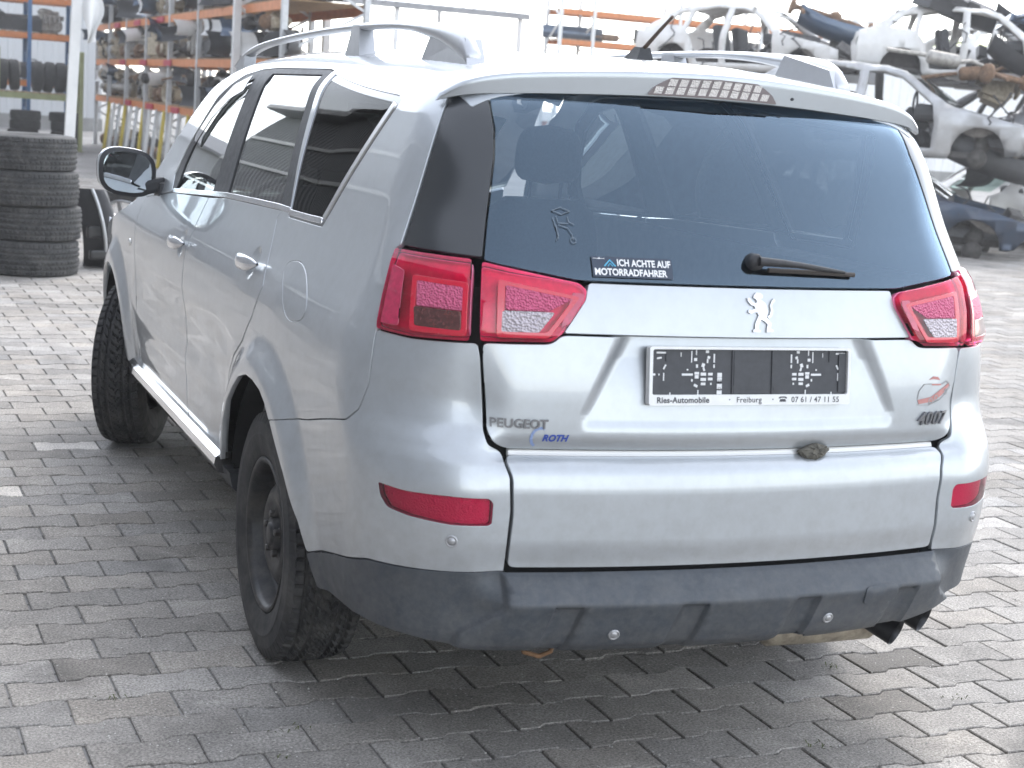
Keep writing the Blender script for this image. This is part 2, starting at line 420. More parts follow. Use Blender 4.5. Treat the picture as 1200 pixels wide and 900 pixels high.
def band(line, w):
    return strip2d(dens(np.array(line), .01)[:-1] if False else line, w)
def tyre_mesh(name, r=.345, w=.215, rim=.205, seed=1, tread='chevron', na=300):
    """one tyre about the local X axis with circumferential grooves and cut tread blocks"""
    random.seed(seed); hw = w/2
    side = [(rim, -.40), (rim+.012, -.445), (rim+.035, -.475), (rim+(r-rim)*.45, -.50), (rim+(r-rim)*.48, -.503), (rim+(r-rim)*.52, -.497), (rim+(r-rim)*.72, -.485), (r-.024, -.455), (r-.012, -.435)]
    nt_ = 31; vs = []; fs = []; prof = []
    for rr, x in side: prof.append((rr, x*w, 0))
    for k in range(nt_):
        u = -1+2*k/(nt_-1); prof.append((r-.011*abs(u)**3.2, u*hw*.84, 1))
    for rr, x in side[::-1]: prof.append((rr, -x*w, 0))
    prof.append((rim-.012, .36*w, 0)); prof.append((rim-.012, -.36*w, 0)); prof.append(prof[0])
    P = len(prof)
    for j in range(na):
        a = 2*math.pi*j/na
        for (rr, x, t) in prof:
            u = x/hw
            if t:
                g = 0
                if min(abs(abs(u)-.30), abs(abs(u)-.02) if tread != 'chevron' else 9) < .045 or abs(abs(u)-.60) < .04: g = .010
                ph = (j/na*60+ (abs(u)*2.6 if abs(u) < .62 else abs(u)*.5)+(0 if u > 0 else .5)) % 1
                if ph < .2: g = max(g, .009)
                elif ph < .62 and ph > .52 and tread == 'chevron': g = max(g, .002)
                rr = rr-g
            elif rr > r-.03:
                if (j % 5) == 0: rr -= .004
            vs.append((x, rr*math.cos(a), rr*math.sin(a)))
    for j in range(na):
        j2 = (j+1) % na
        for k in range(P-1): fs.append((j*P+k, j*P+k+1, j2*P+k+1, j2*P+k))
    m_ = MB(); m_.add(vs, fs, False); me = m_.mesh(name, None)
    return me
# ------------------------------------------------------------------ the yard: one ground sheet, and the laid paving stones on it
random.seed(11); rng = np.random.default_rng(5)
def stone_mat():
    m = bpy.data.materials.new('paving stone'); m.use_nodes = True; nt = m.node_tree; b = nt.nodes['Principled BSDF']
    at = nt.nodes.new('ShaderNodeAttribute'); at.attribute_name = 'tone'
    tc = nt.nodes.new('ShaderNodeTexCoord')
    n1 = nt.nodes.new('ShaderNodeTexNoise'); n1.inputs['Scale'].default_value = 150; n1.inputs['Detail'].default_value = 4; n1.inputs['Roughness'].default_value = .7
    n2 = nt.nodes.new('ShaderNodeTexNoise'); n2.inputs['Scale'].default_value = 2.2; n2.inputs['Detail'].default_value = 7; n2.inputs['Roughness'].default_value = .65
    n3 = nt.nodes.new('ShaderNodeTexNoise'); n3.inputs['Scale'].default_value = 14; n3.inputs['Detail'].default_value = 6
    for n in (n1, n2, n3): nt.links.new(tc.outputs['Object'], n.inputs[0])
    vo = nt.nodes.new('ShaderNodeTexVoronoi'); vo.inputs['Scale'].default_value = 60; nt.links.new(tc.outputs['Object'], vo.inputs['Vector'])
    def rngm(src, a, b_, c, d):
        r = nt.nodes.new('ShaderNodeMapRange'); r.inputs[1].default_value = a; r.inputs[2].default_value = b_; r.inputs[3].default_value = c; r.inputs[4].default_value = d; nt.links.new(src, r.inputs[0]); return r.outputs[0]
    def mul(a, b_):
        k = nt.nodes.new('ShaderNodeMath'); k.operation = 'MULTIPLY'; nt.links.new(a, k.inputs[0]); nt.links.new(b_, k.inputs[1]); return k.outputs[0]
    t = mul(mul(rngm(n1.outputs[0], .36, .64, .52, 1.42), rngm(n2.outputs[0], .32, .68, .74, 1.2)), rngm(n3.outputs[0], .3, .7, .86, 1.12))
    vm = nt.nodes.new('ShaderNodeVectorMath'); vm.operation = 'SCALE'; nt.links.new(at.outputs['Color'], vm.inputs[0]); nt.links.new(t, vm.inputs['Scale'])
    # pale grains of grit and a few dark oil spots
    spk = rngm(vo.outputs['Distance'], .16, .10, 0., 1.)
    vc = nt.nodes.new('ShaderNodeSeparateColor'); nt.links.new(vo.outputs['Color'], vc.inputs[0]); spk = mul(spk, rngm(vc.outputs[0], .70, .76, 0, 1))
    mx = nt.nodes.new('ShaderNodeMix'); mx.data_type = 'RGBA'; mx.inputs[7].default_value = (.62, .60, .57, 1)
    nt.links.new(spk, mx.inputs[0]); nt.links.new(vm.outputs[0], mx.inputs[6])
    n4 = nt.nodes.new('ShaderNodeTexNoise'); n4.inputs['Scale'].default_value = 1.7; n4.inputs['Detail'].default_value = 5; n4.inputs['Distortion'].default_value = .6; nt.links.new(tc.outputs['Object'], n4.inputs[0])
    oil = rngm(n4.outputs[0], .60, .70, 0, .42); mx2 = nt.nodes.new('ShaderNodeMix'); mx2.data_type = 'RGBA'; mx2.inputs[7].default_value = (.045, .042, .04, 1)
    nt.links.new(oil, mx2.inputs[0]); nt.links.new(mx.outputs[2], mx2.inputs[6]); nt.links.new(mx2.outputs[2], b.inputs['Base Color'])
    nt.links.new(rngm(n3.outputs[0], .3, .7, .8, .98), b.inputs['Roughness'])
    bp = nt.nodes.new('ShaderNodeBump'); bp.inputs['Strength'].default_value = .9; bp.inputs['Distance'].default_value = .003
    nt.links.new(n1.outputs[0], bp.inputs['Height']); nt.links.new(bp.outputs[0], b.inputs['Normal'])
    return m
MB_ = MB(); MB_.add([(-900, -900, -.012), (900, -900, -.012), (900, 900, -.012), (-900, 900, -.012)], [(0, 1, 2, 3)])
gm = mat('sand and grit', (.10, .095, .088), .95, noise=.55, nscale=60, bump=.6, bscale=150)
_nt2 = gm.node_tree
ground = struct(MB_.build('ground', gm))
Lp, Wp, Am = .2607, .1450, .0092; ROT = R(1.2)
def wave(x):   # edge of a stone: high plateau around its joint, low in between
    t = (x/Lp) % 1.0; t = abs(t-.5)*2       # 1 at the joint, 0 in mid stone
    return t
def paving():
    gapj = .0036; ch = .0026
    half = Lp/2-gapj
    # outline of one stone: waisted in the middle (two wide ends)
    hb = Wp/2-gapj
    xs = [-half, -.275*Lp, -.195*Lp, .195*Lp, .275*Lp, half]
    top = [(x, hb+(Am if i in (0, 1, 4, 5) else -Am)) for i, x in enumerate(xs)]
    bot = [(x, -hb-(Am if i in (0, 1, 4, 5) else -Am)) for i, x in enumerate(xs)]
    outl = np.array(bot+top[::-1]); n = len(outl)
    inn = inset(outl, ch)
    V = []; Fc = []; T = []; k = 0
    c0 = np.array([-1.017-Lp/2*0, .8895]); ca, sa = math.cos(ROT), math.sin(ROT)
    for j in range(-14, 175):
        y0 = j*Wp
        dep = y0+3.9
        for i in range(-60, 130):
            x0 = (i+.5*(j % 2))*Lp
            wx, wy_ = c0[0]+x0*ca-y0*sa+Lp/2, c0[1]+x0*sa+y0*ca
            d = np.array([wx-CAM[0], wy_-CAM[1], -CAM[2]]); z = d @ _f
            if z < 1.2 or z > 24: continue
            px = 600+FPX*(d @ _r)/z; py = 450-FPX*(d @ _u)/z
            if px < -620 or px > 1820 or py > 1500: continue
            tz = rng.normal(0, .0009); tx, ty = rng.normal(0, .0035, 2)
            rg = rng.normal(0, .006); cr_, sr = math.cos(ROT+rg*.6), math.sin(ROT+rg*.6)
            jx, jy = rng.normal(0, .0007, 2)
            chips = rng.random(n)
            for (q, zz) in ((inn, 0.), (outl, -ch), (outl, -.012)):
                for m_i, (u, v) in enumerate(q):
                    drop = -.004*(chips[m_i] > .975 and zz == 0.)
                    V.append((wx+u*cr_-v*sr+jx, wy_+u*sr+v*cr_+jy, min(.002, zz+tz+u*tx+v*ty)+drop))
            Fc.append(tuple(range(k, k+n)))
            for a in range(n):
                b_ = (a+1) % n
                Fc.append((k+n+a, k+n+b_, k+b_, k+a)); Fc.append((k+2*n+a, k+2*n+b_, k+n+b_, k+n+a))
            base = .27*float(np.exp(rng.normal(0, .085))); w = .07+rng.normal(0, .012)
            if rng.random() < .06: base *= .82
            if rng.random() < .04: base *= 1.25
            for tgx, tgy in ((-1.11, 3.62), (-1.36, 2.98)):
                if abs(wx-tgx) < Lp/2 and abs(wy_-tgy) < Wp/2: base = .55
            if math.hypot(wx-.99, wy_-.57) < .10: base = .12
            T += [(base*(1.0+w), base, base*(1.0-w*1.2), 1)]*(1+2*n); k += 3*n
    me = bpy.data.meshes.new('paving'); me.from_pydata(V, [], Fc); me.update()
    at = me.attributes.new('tone', 'FLOAT_COLOR', 'FACE'); at.data.foreach_set('color', np.array(T, np.float32).ravel())
    me.materials.append(stone_mat()); return link('paving', me)
pav = struct(paving())
# the same stones read as one texture where the yard runs on to the far buildings
far = MB(); far.add([(-900, -900, -.008), (900, -900, -.008), (900, 900, -.008), (-900, 900, -.008)], [(0, 1, 2, 3)])
def far_mat():
    m = bpy.data.materials.new('far paving'); m.use_nodes = True; nt = m.node_tree; b = nt.nodes['Principled BSDF']
    tc = nt.nodes.new('ShaderNodeTexCoord'); br = nt.nodes.new('ShaderNodeTexBrick'); br.offset = .5
    br.inputs['Color1'].default_value = (.235, .225, .215, 1); br.inputs['Color2'].default_value = (.185, .18, .175, 1); br.inputs['Mortar'].default_value = (.07, .065, .06, 1)
    br.inputs['Scale'].default_value = 1; br.inputs['Mortar Size'].default_value = .007; br.inputs['Brick Width'].default_value = Lp; br.inputs['Row Height'].default_value = Wp
    nt.links.new(tc.outputs['Object'], br.inputs[0]); n = nt.nodes.new('ShaderNodeTexNoise'); n.inputs['Scale'].default_value = .7; n.inputs['Detail'].default_value = 8; nt.links.new(tc.outputs['Object'], n.inputs[0])
    r = nt.nodes.new('ShaderNodeMapRange'); r.inputs[1].default_value = .3; r.inputs[2].default_value = .7; r.inputs[3].default_value = .65; r.inputs[4].default_value = 1.25; nt.links.new(n.outputs[0], r.inputs[0])
    vm = nt.nodes.new('ShaderNodeVectorMath'); vm.operation = 'SCALE'; nt.links.new(br.outputs[0], vm.inputs[0]); nt.links.new(r.outputs[0], vm.inputs['Scale']); nt.links.new(vm.outputs[0], b.inputs['Base Color'])
    b.inputs['Roughness'].default_value = .85; return m
bpy.data.objects.remove(ground); ground = None
far_o = struct(far.build('ground', far_mat()))
# ------------------------------------------------------------------ background: halls, racks of parts, wrecks
white_sh = mat('white cladding', (.80, .80, .79), .6, noise=.08, nscale=1.2)
greyw = mat('grey cladding', (.15, .155, .165), .6, noise=.12, nscale=1.)
galv = mat('galvanised steel', (.55, .56, .57), .45, .5, noise=.2, nscale=9)
orange = mat('orange rack paint', (.62, .20, .05), .5, noise=.2, nscale=8)
bluep = mat('blue rack paint', (.05, .14, .30), .5, noise=.2, nscale=8)
greenp = mat('olive rack paint', (.28, .30, .14), .5, noise=.2, nscale=8)
redp = mat('red plastic', (.45, .02, .05), .5, noise=.2, nscale=8)
yellowp = mat('yellow paint', (.62, .48, .06), .5, noise=.2, nscale=8)
whitep = mat('white steel paint', (.74, .74, .73), .45, noise=.12, nscale=6)
wood = mat('pallet wood', (.38, .26, .15), .8, noise=.35, nscale=12)
alu = mat('cast aluminium', (.42, .40, .37), .5, .55, noise=.45, nscale=16)
iron = mat('cast iron', (.085, .078, .072), .7, .3, noise=.5, nscale=18)
rust = mat('rusty iron', (.22, .13, .075), .8, noise=.5, nscale=18)
beige = mat('flare-lit beige castings', (.44, .37, .27), .55, .3, noise=.45, nscale=18)  # warm flare light painted into the beige of the castings
plast = mat('black car plastic', (.03, .03, .033), .5, noise=.3, nscale=10)
bluebody = mat('dark blue car paint', (.03, .06, .11), .3, .5, 1., noise=.2, nscale=4)
def hall(name, label, x0, y0, x1, y1, h, roof_h, clad, dark, ribs=.3, doors=()):
    """long steel-clad hall: ribbed walls, plinth, gutter, roof, doors"""
    t = thing(name, label, 'hall'); wl = MB()
    for (ax, ay, bx, by) in ((x0, y0, x1, y0), (x1, y0, x1, y1), (x1, y1, x0, y1), (x0, y1, x0, y0)):
        L = math.hypot(bx-ax, by-ay); n = max(2, int(L/ribs)); dx, dy = (bx-ax)/L, (by-ay)/L; nx, ny = dy, -dx; pts = []
        for i in range(n):
            for u, o in ((0, 0), (.55, 0), (.62, .035), (.93, .035)): s_ = (i+u)*L/n; pts.append((ax+dx*s_+nx*o, ay+dy*s_+ny*o))
        pts.append((bx, by)); k = len(pts)
        wl.add([(p[0], p[1], .35) for p in pts]+[(p[0], p[1], h) for p in pts], [(i, i+1, k+i+1, k+i) for i in range(k-1)])
    wl.build('wall', clad, t)
    pl = MB(); pl.box(((x0+x1)/2, (y0+y1)/2, .17), (abs(x1-x0)+.06, abs(y1-y0)+.06, .36)); pl.build('plinth', mat('concrete', (.30, .295, .285), .85, noise=.25, nscale=2), t)
    rf = MB(); ov = .35; ym = (y0+y1)/2; xm = (x0+x1)/2
    if abs(x1-x0) > abs(y1-y0):
        rf.prism([(y0-ov, h), (ym, h+roof_h), (y1+ov, h), (y1+ov, h+.12), (ym, h+roof_h+.12), (y0-ov, h+.12)], x0-ov, x1+ov, 'X')
    else:
        rf.prism([(x0-ov, h), (xm, h+roof_h), (x1+ov, h), (x1+ov, h+.12), (xm, h+roof_h+.12), (x0-ov, h+.12)], y0-ov, y1+ov, 'Y')
    ro = rf.build('roof', dark, t)
    for (a, b) in (((x0-ov-.06, y0-ov, h+.04), (x0-ov-.06, y1+ov, h+.04)), ((x1+ov+.06, y0-ov, h+.04), (x1+ov+.06, y1+ov, h+.04))) if abs(x1-x0) <= abs(y1-y0) else (((x0-ov, y0-ov-.06, h+.04), (x1+ov, y0-ov-.06, h+.04)), ((x0-ov, y1+ov+.06, h+.04), (x1+ov, y1+ov+.06, h+.04))):
        gt = MB(); gt.bar(a, b, .13, .13); gt.build('gutter', dark, t)
    for (cx, cy, w, hh, ax) in doors:
        d = MB()
        for k in range(int(hh/.25)):
            z = .02+k*.25+.125
            d.box((cx, cy, z), (w if ax == 'x' else .10, .10 if ax == 'x' else w, .235), None, .02)
        d.build('roller_door', greyw, t)
    return t
cn = thing('canopy', 'open white canopy with a dark front gutter seen above the car roof', 'canopy', (7.7, 38, 0))
b_ = MB(); b_.prism([(0, 3.98), (7.0, 4.5), (7.0, 4.58), (0, 4.06)], 0, 7.4, 'X'); b_.build('roof', white_sh, cn)
b_ = MB(); b_.box((3.7, -.06, 3.97), (7.5, .14, .16), None, .02)
for k in range(24): b_.box((.2+k*.31, -.14, 4.03), (.05, .04, .06))
b_.build('gutter', mat('grey gutter', (.30, .30, .31), .6, noise=.2, nscale=3), cn)
for px_ in (.15, 3.7, 7.25):
    for py_, h_ in ((.1, 3.98), (6.8, 4.45)):
        b_ = MB(); b_.box((px_, py_, h_/2), (.12, .12, h_), None, .015); b_.build('post', whitep, cn)
hall('hall', 'pale grey hall behind the tyre shelves at the far left', -14, 44, 4.6, 58, 4.6, 1.5, mat('pale cladding', (.55, .56, .57), .6, noise=.1), mat('roof sheet', (.2, .2, .21)), .4)
wsh = hall('workshop', 'ribbed grey workshop hall standing beside the yard left of the camera', -18, -12, -6.4, 30, 5.9, 1.0, greyw, mat('roof sheet', (.20, .20, .215)), .28, [(-6.33, -2, 3.4, 3., 'y'), (-6.33, 4.5, 3.4, 3., 'y'), (-6.33, 13, 3.4, 3., 'y'), (-6.33, 21, 3.4, 3., 'y')])
for k, z in enumerate((2.3, 3.5, 4.7)):
    b_ = MB(); b_.box((-6.335, 9., z), (.05, 41.6, .12), None, .01); b_.build('cladding_band', mat('pale band', (.32, .33, .33), .5, noise=.1), wsh)
# -- base kinds of car parts (built once, copied along the shelves)
def engine_mesh(m, seed):
    random.seed(seed); b = MB(); b.box((0, 0, .22), (.46, .40, .34), None, .03); b.box((0, 0, .42), (.42, .20, .12), None, .04)
    for i in range(4): b.tube([(-.15+.1*i, -.19, .36), (-.15+.1*i, -.27, .33), (-.15+.1*i, -.29, .22)], .028, 7)
    b.lathe([(0, -.03), (.085, -.03), (.09, .0), (.085, .03), (0, .03)], (.26, .02, .18), 'X', 14); b.lathe([(0, -.02), (.055, -.02), (.055, .03), (0, .03)], (.26, -.10, .34), 'X', 12); b.lathe([(0, -.02), (.05, -.02), (.05, .03), (0, .03)], (.26, .13, .36), 'X', 12)
    b.lathe([(0, -.08), (.05, -.08), (.055, .06), (0, .07)], (-.05, .24, .2), 'Y', 12); b.box((0, 0, .03), (.36, .3, .08), None, .03)
    for i in range(7): b.box((random.uniform(-.2, .2), random.choice((-.2, .2)), random.uniform(.1, .4)), (random.uniform(.04, .12), .06, random.uniform(.04, .1)), (random.random(), 0, random.random()), .01)
    b.tube([(-.2, .1, .45), (-.1, .2, .52), (.1, .2, .5), (.2, .1, .4)], .022, 7); return b.mesh('engine_block', m)
def gearbox_mesh(m, seed):
    b = MB(); b.lathe([(0, -.26), (.05, -.26), (.075, -.2), (.10, -.05), (.12, .05), (.17, .13), (.19, .15), (.19, .17), (.15, .17), (.1, .1), (0, .1)], (0, 0, .19), 'X', 16); b.box((.0, .12, .17), (.16, .16, .2), None, .04); b.tube([(-.1, 0, .28), (-.08, .03, .38), (0, .05, .40)], .018, 6)
    for k in range(6): b.box((.05+.0*k, .0, .19), (.2, .012, .27), (R(60*k/2), 0, 0), .004)
    return b.mesh('gearbox', m)
def bumper_mesh(m, seed):
    b = MB()
    def f(u, v):
        x = (u-.5)*2; yy = -.32*abs(x)**2.6; q = [(.05, 0), (0, .05), (-.02, .16), (.02, .26), (.07, .33)]; t = v*4; i = min(int(t), 3); p = [q[i][k]+(q[i+1][k]-q[i][k])*(t-i) for k in (0, 1)]
        return (x*.82, yy*-1+p[0], p[1]+.02)
    b.grid(f, 25, 9); b.grid(lambda u, v: (f(u, v)[0], f(u, v)[1]+.012, f(u, v)[2]), 25, 9); b.box((0, .03, .17), (.5, .03, .06), None, .01); return b.mesh('bumper_cover', m)
def axle_mesh(m, seed):
    b = MB(); b.tube([(-.6, 0, .14), (-.3, .03, .16), (.3, .03, .16), (.6, 0, .14)], .042, 9)
    for s in (-1, 1): b.lathe([(0, -.05), (.13, -.05), (.135, 0), (.06, .02), (.05, .05), (0, .05)], (s*.62, 0, .14), 'X', 16); b.tube([(s*.5, 0, .15), (s*.48, -.25, .12)], .03, 7)
    b.lathe([(0, -.09), (.08, -.08), (.12, 0), (.08, .08), (0, .09)], (.05, .03, .16), 'X', 14); return b.mesh('axle', m)
def radiator_mesh(m, seed):
    b = MB(); b.box((0, 0, .22), (.62, .035, .36), None, .005); b.box((-.33, 0, .22), (.05, .06, .40), None, .015); b.box((.33, 0, .22), (.05, .06, .40), None, .015)
    b.lathe([(.15, -.03), (.165, -.03), (.165, .02), (.15, .02)], (0, -.04, .22), 'Y', 20)
    for k in range(5): b.box((0, -.045, .22), (.3, .012, .03), (0, R(36*k), 0))
    for k in range(9): b.box((0, -.02, .06+.04*k), (.6, .012, .006))
    return b.mesh('radiator', m)
def exhaust_mesh(m, seed):
    b = MB(); b.tube([(-.8, 0, .12), (-.35, .02, .14), (-.25, 0, .14)], .028, 8); b.lathe([(0, -.22), (.07, -.22), (.095, -.19), (.095, .19), (.07, .22), (0, .22)], (0, 0, .13), 'X', 16); b.tube([(.22, 0, .13), (.4, .05, .18), (.75, .04, .12)], .026, 8); return b.mesh('exhaust_pipe', m)
def door_mesh(m, seed):
    b = MB(); o = [(-.5, .02), (.42, .02), (.50, .2), (.50, .62), (.36, .66), (.12, 1.02), (-.40, 1.04), (-.5, .66)]; hl = [(-.42, .66), (.30, .66), (.09, .96), (-.36, .98)]
    b.prism(o[:4]+[(.50, .64), (-.5, .64)]+[(-.5, .3)], -.05, .05, 'Y'); 
    for p, q in ((0, 1), (1, 2), (2, 3), (3, 0)):
        b.bar((hl[p][0], 0, hl[p][1]), (hl[q][0], 0, hl[q][1]), .06, .05)
    b.box((-.40, -.06, .54), (.12, .03, .03), None, .01); b.box((.0, .055, .32), (.7, .02, .35), None, .01); return b.mesh('scrap_door', m)
def dash_mesh(m, seed):
    b = MB(); b.prism([(-.2, .02), (.18, .02), (.2, .25), (.12, .33), (-.05, .36), (-.2, .28)], -.62, .62, 'X'); b.box((-.3, -.2, .33), (.3, .1, .12), None, .04); b.lathe([(.13+.012*math.cos(R(a)), .012*math.sin(R(a))) for a in range(0, 361, 60)], (-.3, -.28, .3), 'Y', 18); b.box((.1, -.22, .2), (.2, .04, .22), None, .01); return b.mesh('dashboard', m)
KINDS = {}
for nm, fn, mm, adj in (('engine_block', engine_mesh, beige, 'flare-lit beige'), ('engine_block', engine_mesh, alu, 'grey aluminium'), ('engine_block', engine_mesh, iron, 'black iron'), ('gearbox', gearbox_mesh, alu, 'dull silver'), ('gearbox', gearbox_mesh, beige, 'stained beige'), ('bumper_cover', bumper_mesh, plast, 'black'), ('bumper_cover', bumper_mesh, bluebody, 'dark blue'), ('axle', axle_mesh, rust, 'rusty'), ('axle', axle_mesh, iron, 'black'), ('radiator', radiator_mesh, alu, 'silver'), ('radiator', radiator_mesh, plast, 'black'), ('exhaust_pipe', exhaust_mesh, rust, 'rusty'), ('exhaust_pipe', exhaust_mesh, alu, 'silver'), ('scrap_door', door_mesh, whitep, 'white'), ('scrap_door', door_mesh, bluebody, 'dark blue'), ('scrap_door', door_mesh, redp, 'red'), ('dashboard', dash_mesh, plast, 'black'), ('bumper_cover', bumper_mesh, whitep, 'white')):
    KINDS.setdefault(nm, []).append((fn(mm, 3), adj))
CATS = {'engine_block': 'engine', 'gearbox': 'gearbox', 'bumper_cover': 'bumper', 'axle': 'axle', 'radiator': 'radiator', 'exhaust_pipe': 'exhaust', 'scrap_door': 'car door', 'dashboard': 'dashboard'}
ORD = ['first', 'second', 'third', 'fourth', 'fifth', 'sixth', 'seventh', 'eighth', 'ninth', 'tenth', 'eleventh', 'twelfth', 'thirteenth', 'fourteenth', 'fifteenth', 'sixteenth']
def put(kind, var, loc, rot, where, group):
    me, adj = KINDS[kind][var % len(KINDS[kind])]
    o = link(kind, me); o.location = loc; o.rotation_euler = rot
    tag(o, f"{adj} {CATS[kind]} {where}", CATS[kind], group); return o
def rack(name, label, x0, y0, dx, dy, lens, depth, levels, top, postm, beamm, brace=True):
    """pallet rack along (dx,dy) from its near end; lens = bay lengths, levels = beam heights"""
    t = thing(name, label, 'rack', (x0, y0, 0)); L = math.hypot(dx, dy); dx /= L; dy /= L; nx, ny = dy, -dx   # depth direction
    pos = [0]
    for l in lens: pos.append(pos[-1]+l)
    for s_ in pos:
        for e in (0, depth):
            u = MB(); c = (dx*s_+nx*e, dy*s_+ny*e); u.box((c[0], c[1], top/2), (.085, .085, top), (0, 0, math.atan2(dy, dx)), .012); u.box((c[0], c[1], .006), (.14, .14, .012)); u.build('upright', postm, t)
        if brace:
            b = MB(); z = .2; k = 0
            while z < top-.7:
                a, c = (0, depth) if k % 2 else (depth, 0); b.bar((dx*s_+nx*a, dy*s_+ny*a, z), (dx*s_+nx*c, dy*s_+ny*c, z+.6), .035); z += .6; k += 1
            b.build('brace', postm, t)
    for z in levels:
        for e in (0, depth):
            b = MB(); b.bar((dx*.05+nx*e, dy*.05+ny*e, z-.06), (dx*(pos[-1]-.05)+nx*e, dy*(pos[-1]-.05)+ny*e, z-.06), .05, .12); b.build('beam', beamm, t)
        d = MB(); n = int(pos[-1]/.16)
        for i in range(n):
            s_ = (i+.5)*pos[-1]/n; d.bar((dx*s_-nx*.02, dy*s_-ny*.02, z+.012), (dx*s_+nx*(depth+.02), dy*s_+ny*(depth+.02), z+.012), .10, .02)
        d.build('shelf_deck', wood, t)
    return pos, (dx, dy), (nx, ny)
# long orange rack on the left, running away from the yard
R0 = (3.2, 17.4); LENS = [2.75, 2.78, 2.55, 2.45, 2.4, 2.4, 2.0]; LV = [1.12, 1.92, 2.68, 3.5]
pos, dv, nv = rack('pallet_rack', 'long orange pallet rack with grey uprights full of engines behind the door mirror', R0[0], R0[1], 0, 1, LENS, 1.1, LV, 4.3, galv, orange)
random.seed(21)
SH = ['on the lowest orange shelf', 'on the second orange shelf', 'on the third orange shelf', 'on the top orange shelf']
mixes = [['engine_block', 'gearbox', 'engine_block', 'radiator', 'axle'], ['engine_block', 'gearbox', 'axle', 'engine_block'], ['gearbox', 'engine_block', 'bumper_cover', 'radiator'], ['bumper_cover', 'engine_block', 'dashboard', 'gearbox']]
near = [['bumper_cover', 'dashboard', 'bumper_cover', 'exhaust_pipe'], ['bumper_cover', 'bumper_cover', 'dashboard', 'exhaust_pipe'], ['bumper_cover', 'exhaust_pipe', 'dashboard'], ['dashboard', 'bumper_cover']]
for li, z in enumerate(LV):
    for bi in range(len(LENS)):
        a, b = R0[1]+pos[bi], R0[1]+pos[bi+1]; n = 5
        for k in range(n):
            y = a+.3+(b-a-.5)*(k+.5)/n+random.uniform(-.06, .06); kd = random.choice(near[li] if bi < 2 else mixes[li]); x = R0[0]+.26+random.uniform(-.1, .2)
            put(kd, random.randrange(4), (x, y, z+.024), (0, 0, random.uniform(-.4, .4)+(math.pi/2 if kd in ('bumper_cover', 'dashboard', 'axle', 'exhaust_pipe', 'radiator') else random.choice((0, math.pi)))), f"{SH[li]}, {ORD[bi]} bay from the car, {ORD[k]} along", 'car parts on the long orange rack')
for li, z in enumerate(LV):
    for bi in range(len(LENS)):
        a, b = R0[1]+pos[bi], R0[1]+pos[bi+1]
        for k in range(4):
            y = a+.4+(b-a-.7)*(k+.5)/4; kd = random.choice(['gearbox', 'exhaust_pipe', 'axle', 'bumper_cover'])
            o = put(kd, random.randrange(4), (R0[0]+.15, y, z+.36), (random.uniform(-.3, .3), random.uniform(-.2, .2), math.pi/2+random.uniform(-.5, .5)), f"piled {SH[li]}, {ORD[bi]} bay, {ORD[k]} on top", 'car parts piled on the long orange rack')
            o.scale = (.75,)*3
for bi in range(len(LENS)):
    a, b = R0[1]+pos[bi], R0[1]+pos[bi+1]
    for k in range(4):
        y = a+.3+(b-a-.5)*(k+.5)/4; kd = random.choice(['axle', 'engine_block', 'exhaust_pipe', 'radiator', 'gearbox'])
        put(kd, random.randrange(4), (R0[0]+.3, y, .0), (0, 0, math.pi/2+random.uniform(-.3, .3)), f"on the ground below the orange rack, {ORD[bi]} bay, {ORD[k]} along", 'car parts under the long orange rack')
for k in range(16):   # yellow and grey tubes leaning under the lowest beam
    y = 21.2+k*.75; t_ = MB(); col = ['yellow', 'grey', 'white'][k % 3]
    t_.tube([(0, 0, .0), (.10, .05, 1.02)], .035, 8); t_.box((.0, .0, .02), (.09, .09, .03), None, .01); o = t_.build('stanchion', [yellowp, galv, whitep][k % 3], None); o.location = (R0[0]-.12, y, 0)
    tag(o, f"{col} steel stanchion leaning under the orange rack, {ORD[k]} from the near end", 'post', 'stanchions under the orange rack')
for k in range(9):    # red warning boards on the beams
    li = k % 3; y = 24.6+k*.86; b_ = MB(); b_.box((0, 0, 0), (.02, .70, .10), None, .004); b_.box((-.011, 0, .0), (.004, .5, .03)); o = b_.build('marker_board', redp, None); o.location = (R0[0]-.05, y, LV[li]-.06)
    tag(o, f"red marker board on the {['lowest', 'second', 'third'][li]} beam of the orange rack, {ORD[k//3]} along it", 'marker board', 'red marker boards on the orange rack')
# rack behind that one: near its first bay a tall white upright pair with diagonal bracing
wf = thing('steel_frame', 'tall white steel frame with diagonal braces just above the front door of the car', 'frame', (3.06, 19.55, 0))
for e in (0, 1.3):
    u = MB(); u.box((e, 0, 2.1), (.11, .11, 4.2), None, .015); u.build('upright', whitep, wf)
for k in range(5):
    u = MB(); z = .4+.75*k; u.bar((0, .02, z if k % 2 else z+.75), (1.3, .02, z+.75 if k % 2 else z), .05); u.build('brace', whitep, wf)
# far-left racks: blue uprights with orange beams, and the olive tyre shelf
pos2, _, _ = rack('pallet_rack', 'short rack with blue uprights and orange beams at the left picture edge', -.6, 33.6, 1, .0, [2.1, .9], 1.0, [1.35, 2.35, 3.1], 4.1, bluep, orange)
for li, z in enumerate((1.35, 2.35, 3.1)):
    for k in range(4):
        kd = ['engine_block', 'bumper_cover', 'gearbox', 'dashboard'][(k+li) % 4]
        put(kd, k+li, (-.3+k*.75, 33.25, z+.024), (0, 0, random.uniform(-.2, .2)), f"on the {['lowest', 'middle', 'top'][li]} shelf of the blue-posted rack, {ORD[k]} from the left", 'car parts on the blue-posted rack')
rack('tyre_shelf', 'olive green shelf of tyres behind the big tyre stack', -.9, 31.2, 1, .0, [1.6, 1.62], .75, [1.12], 2.0, greenp, greenp, False)
small_tyre = tyre_mesh('tyre', .31, .19, .19, 5, 'rib', 96); small_tyre.materials.append(mat('shelf tyre rubber', (.035, .034, .034), .75, noise=.3, nscale=12))
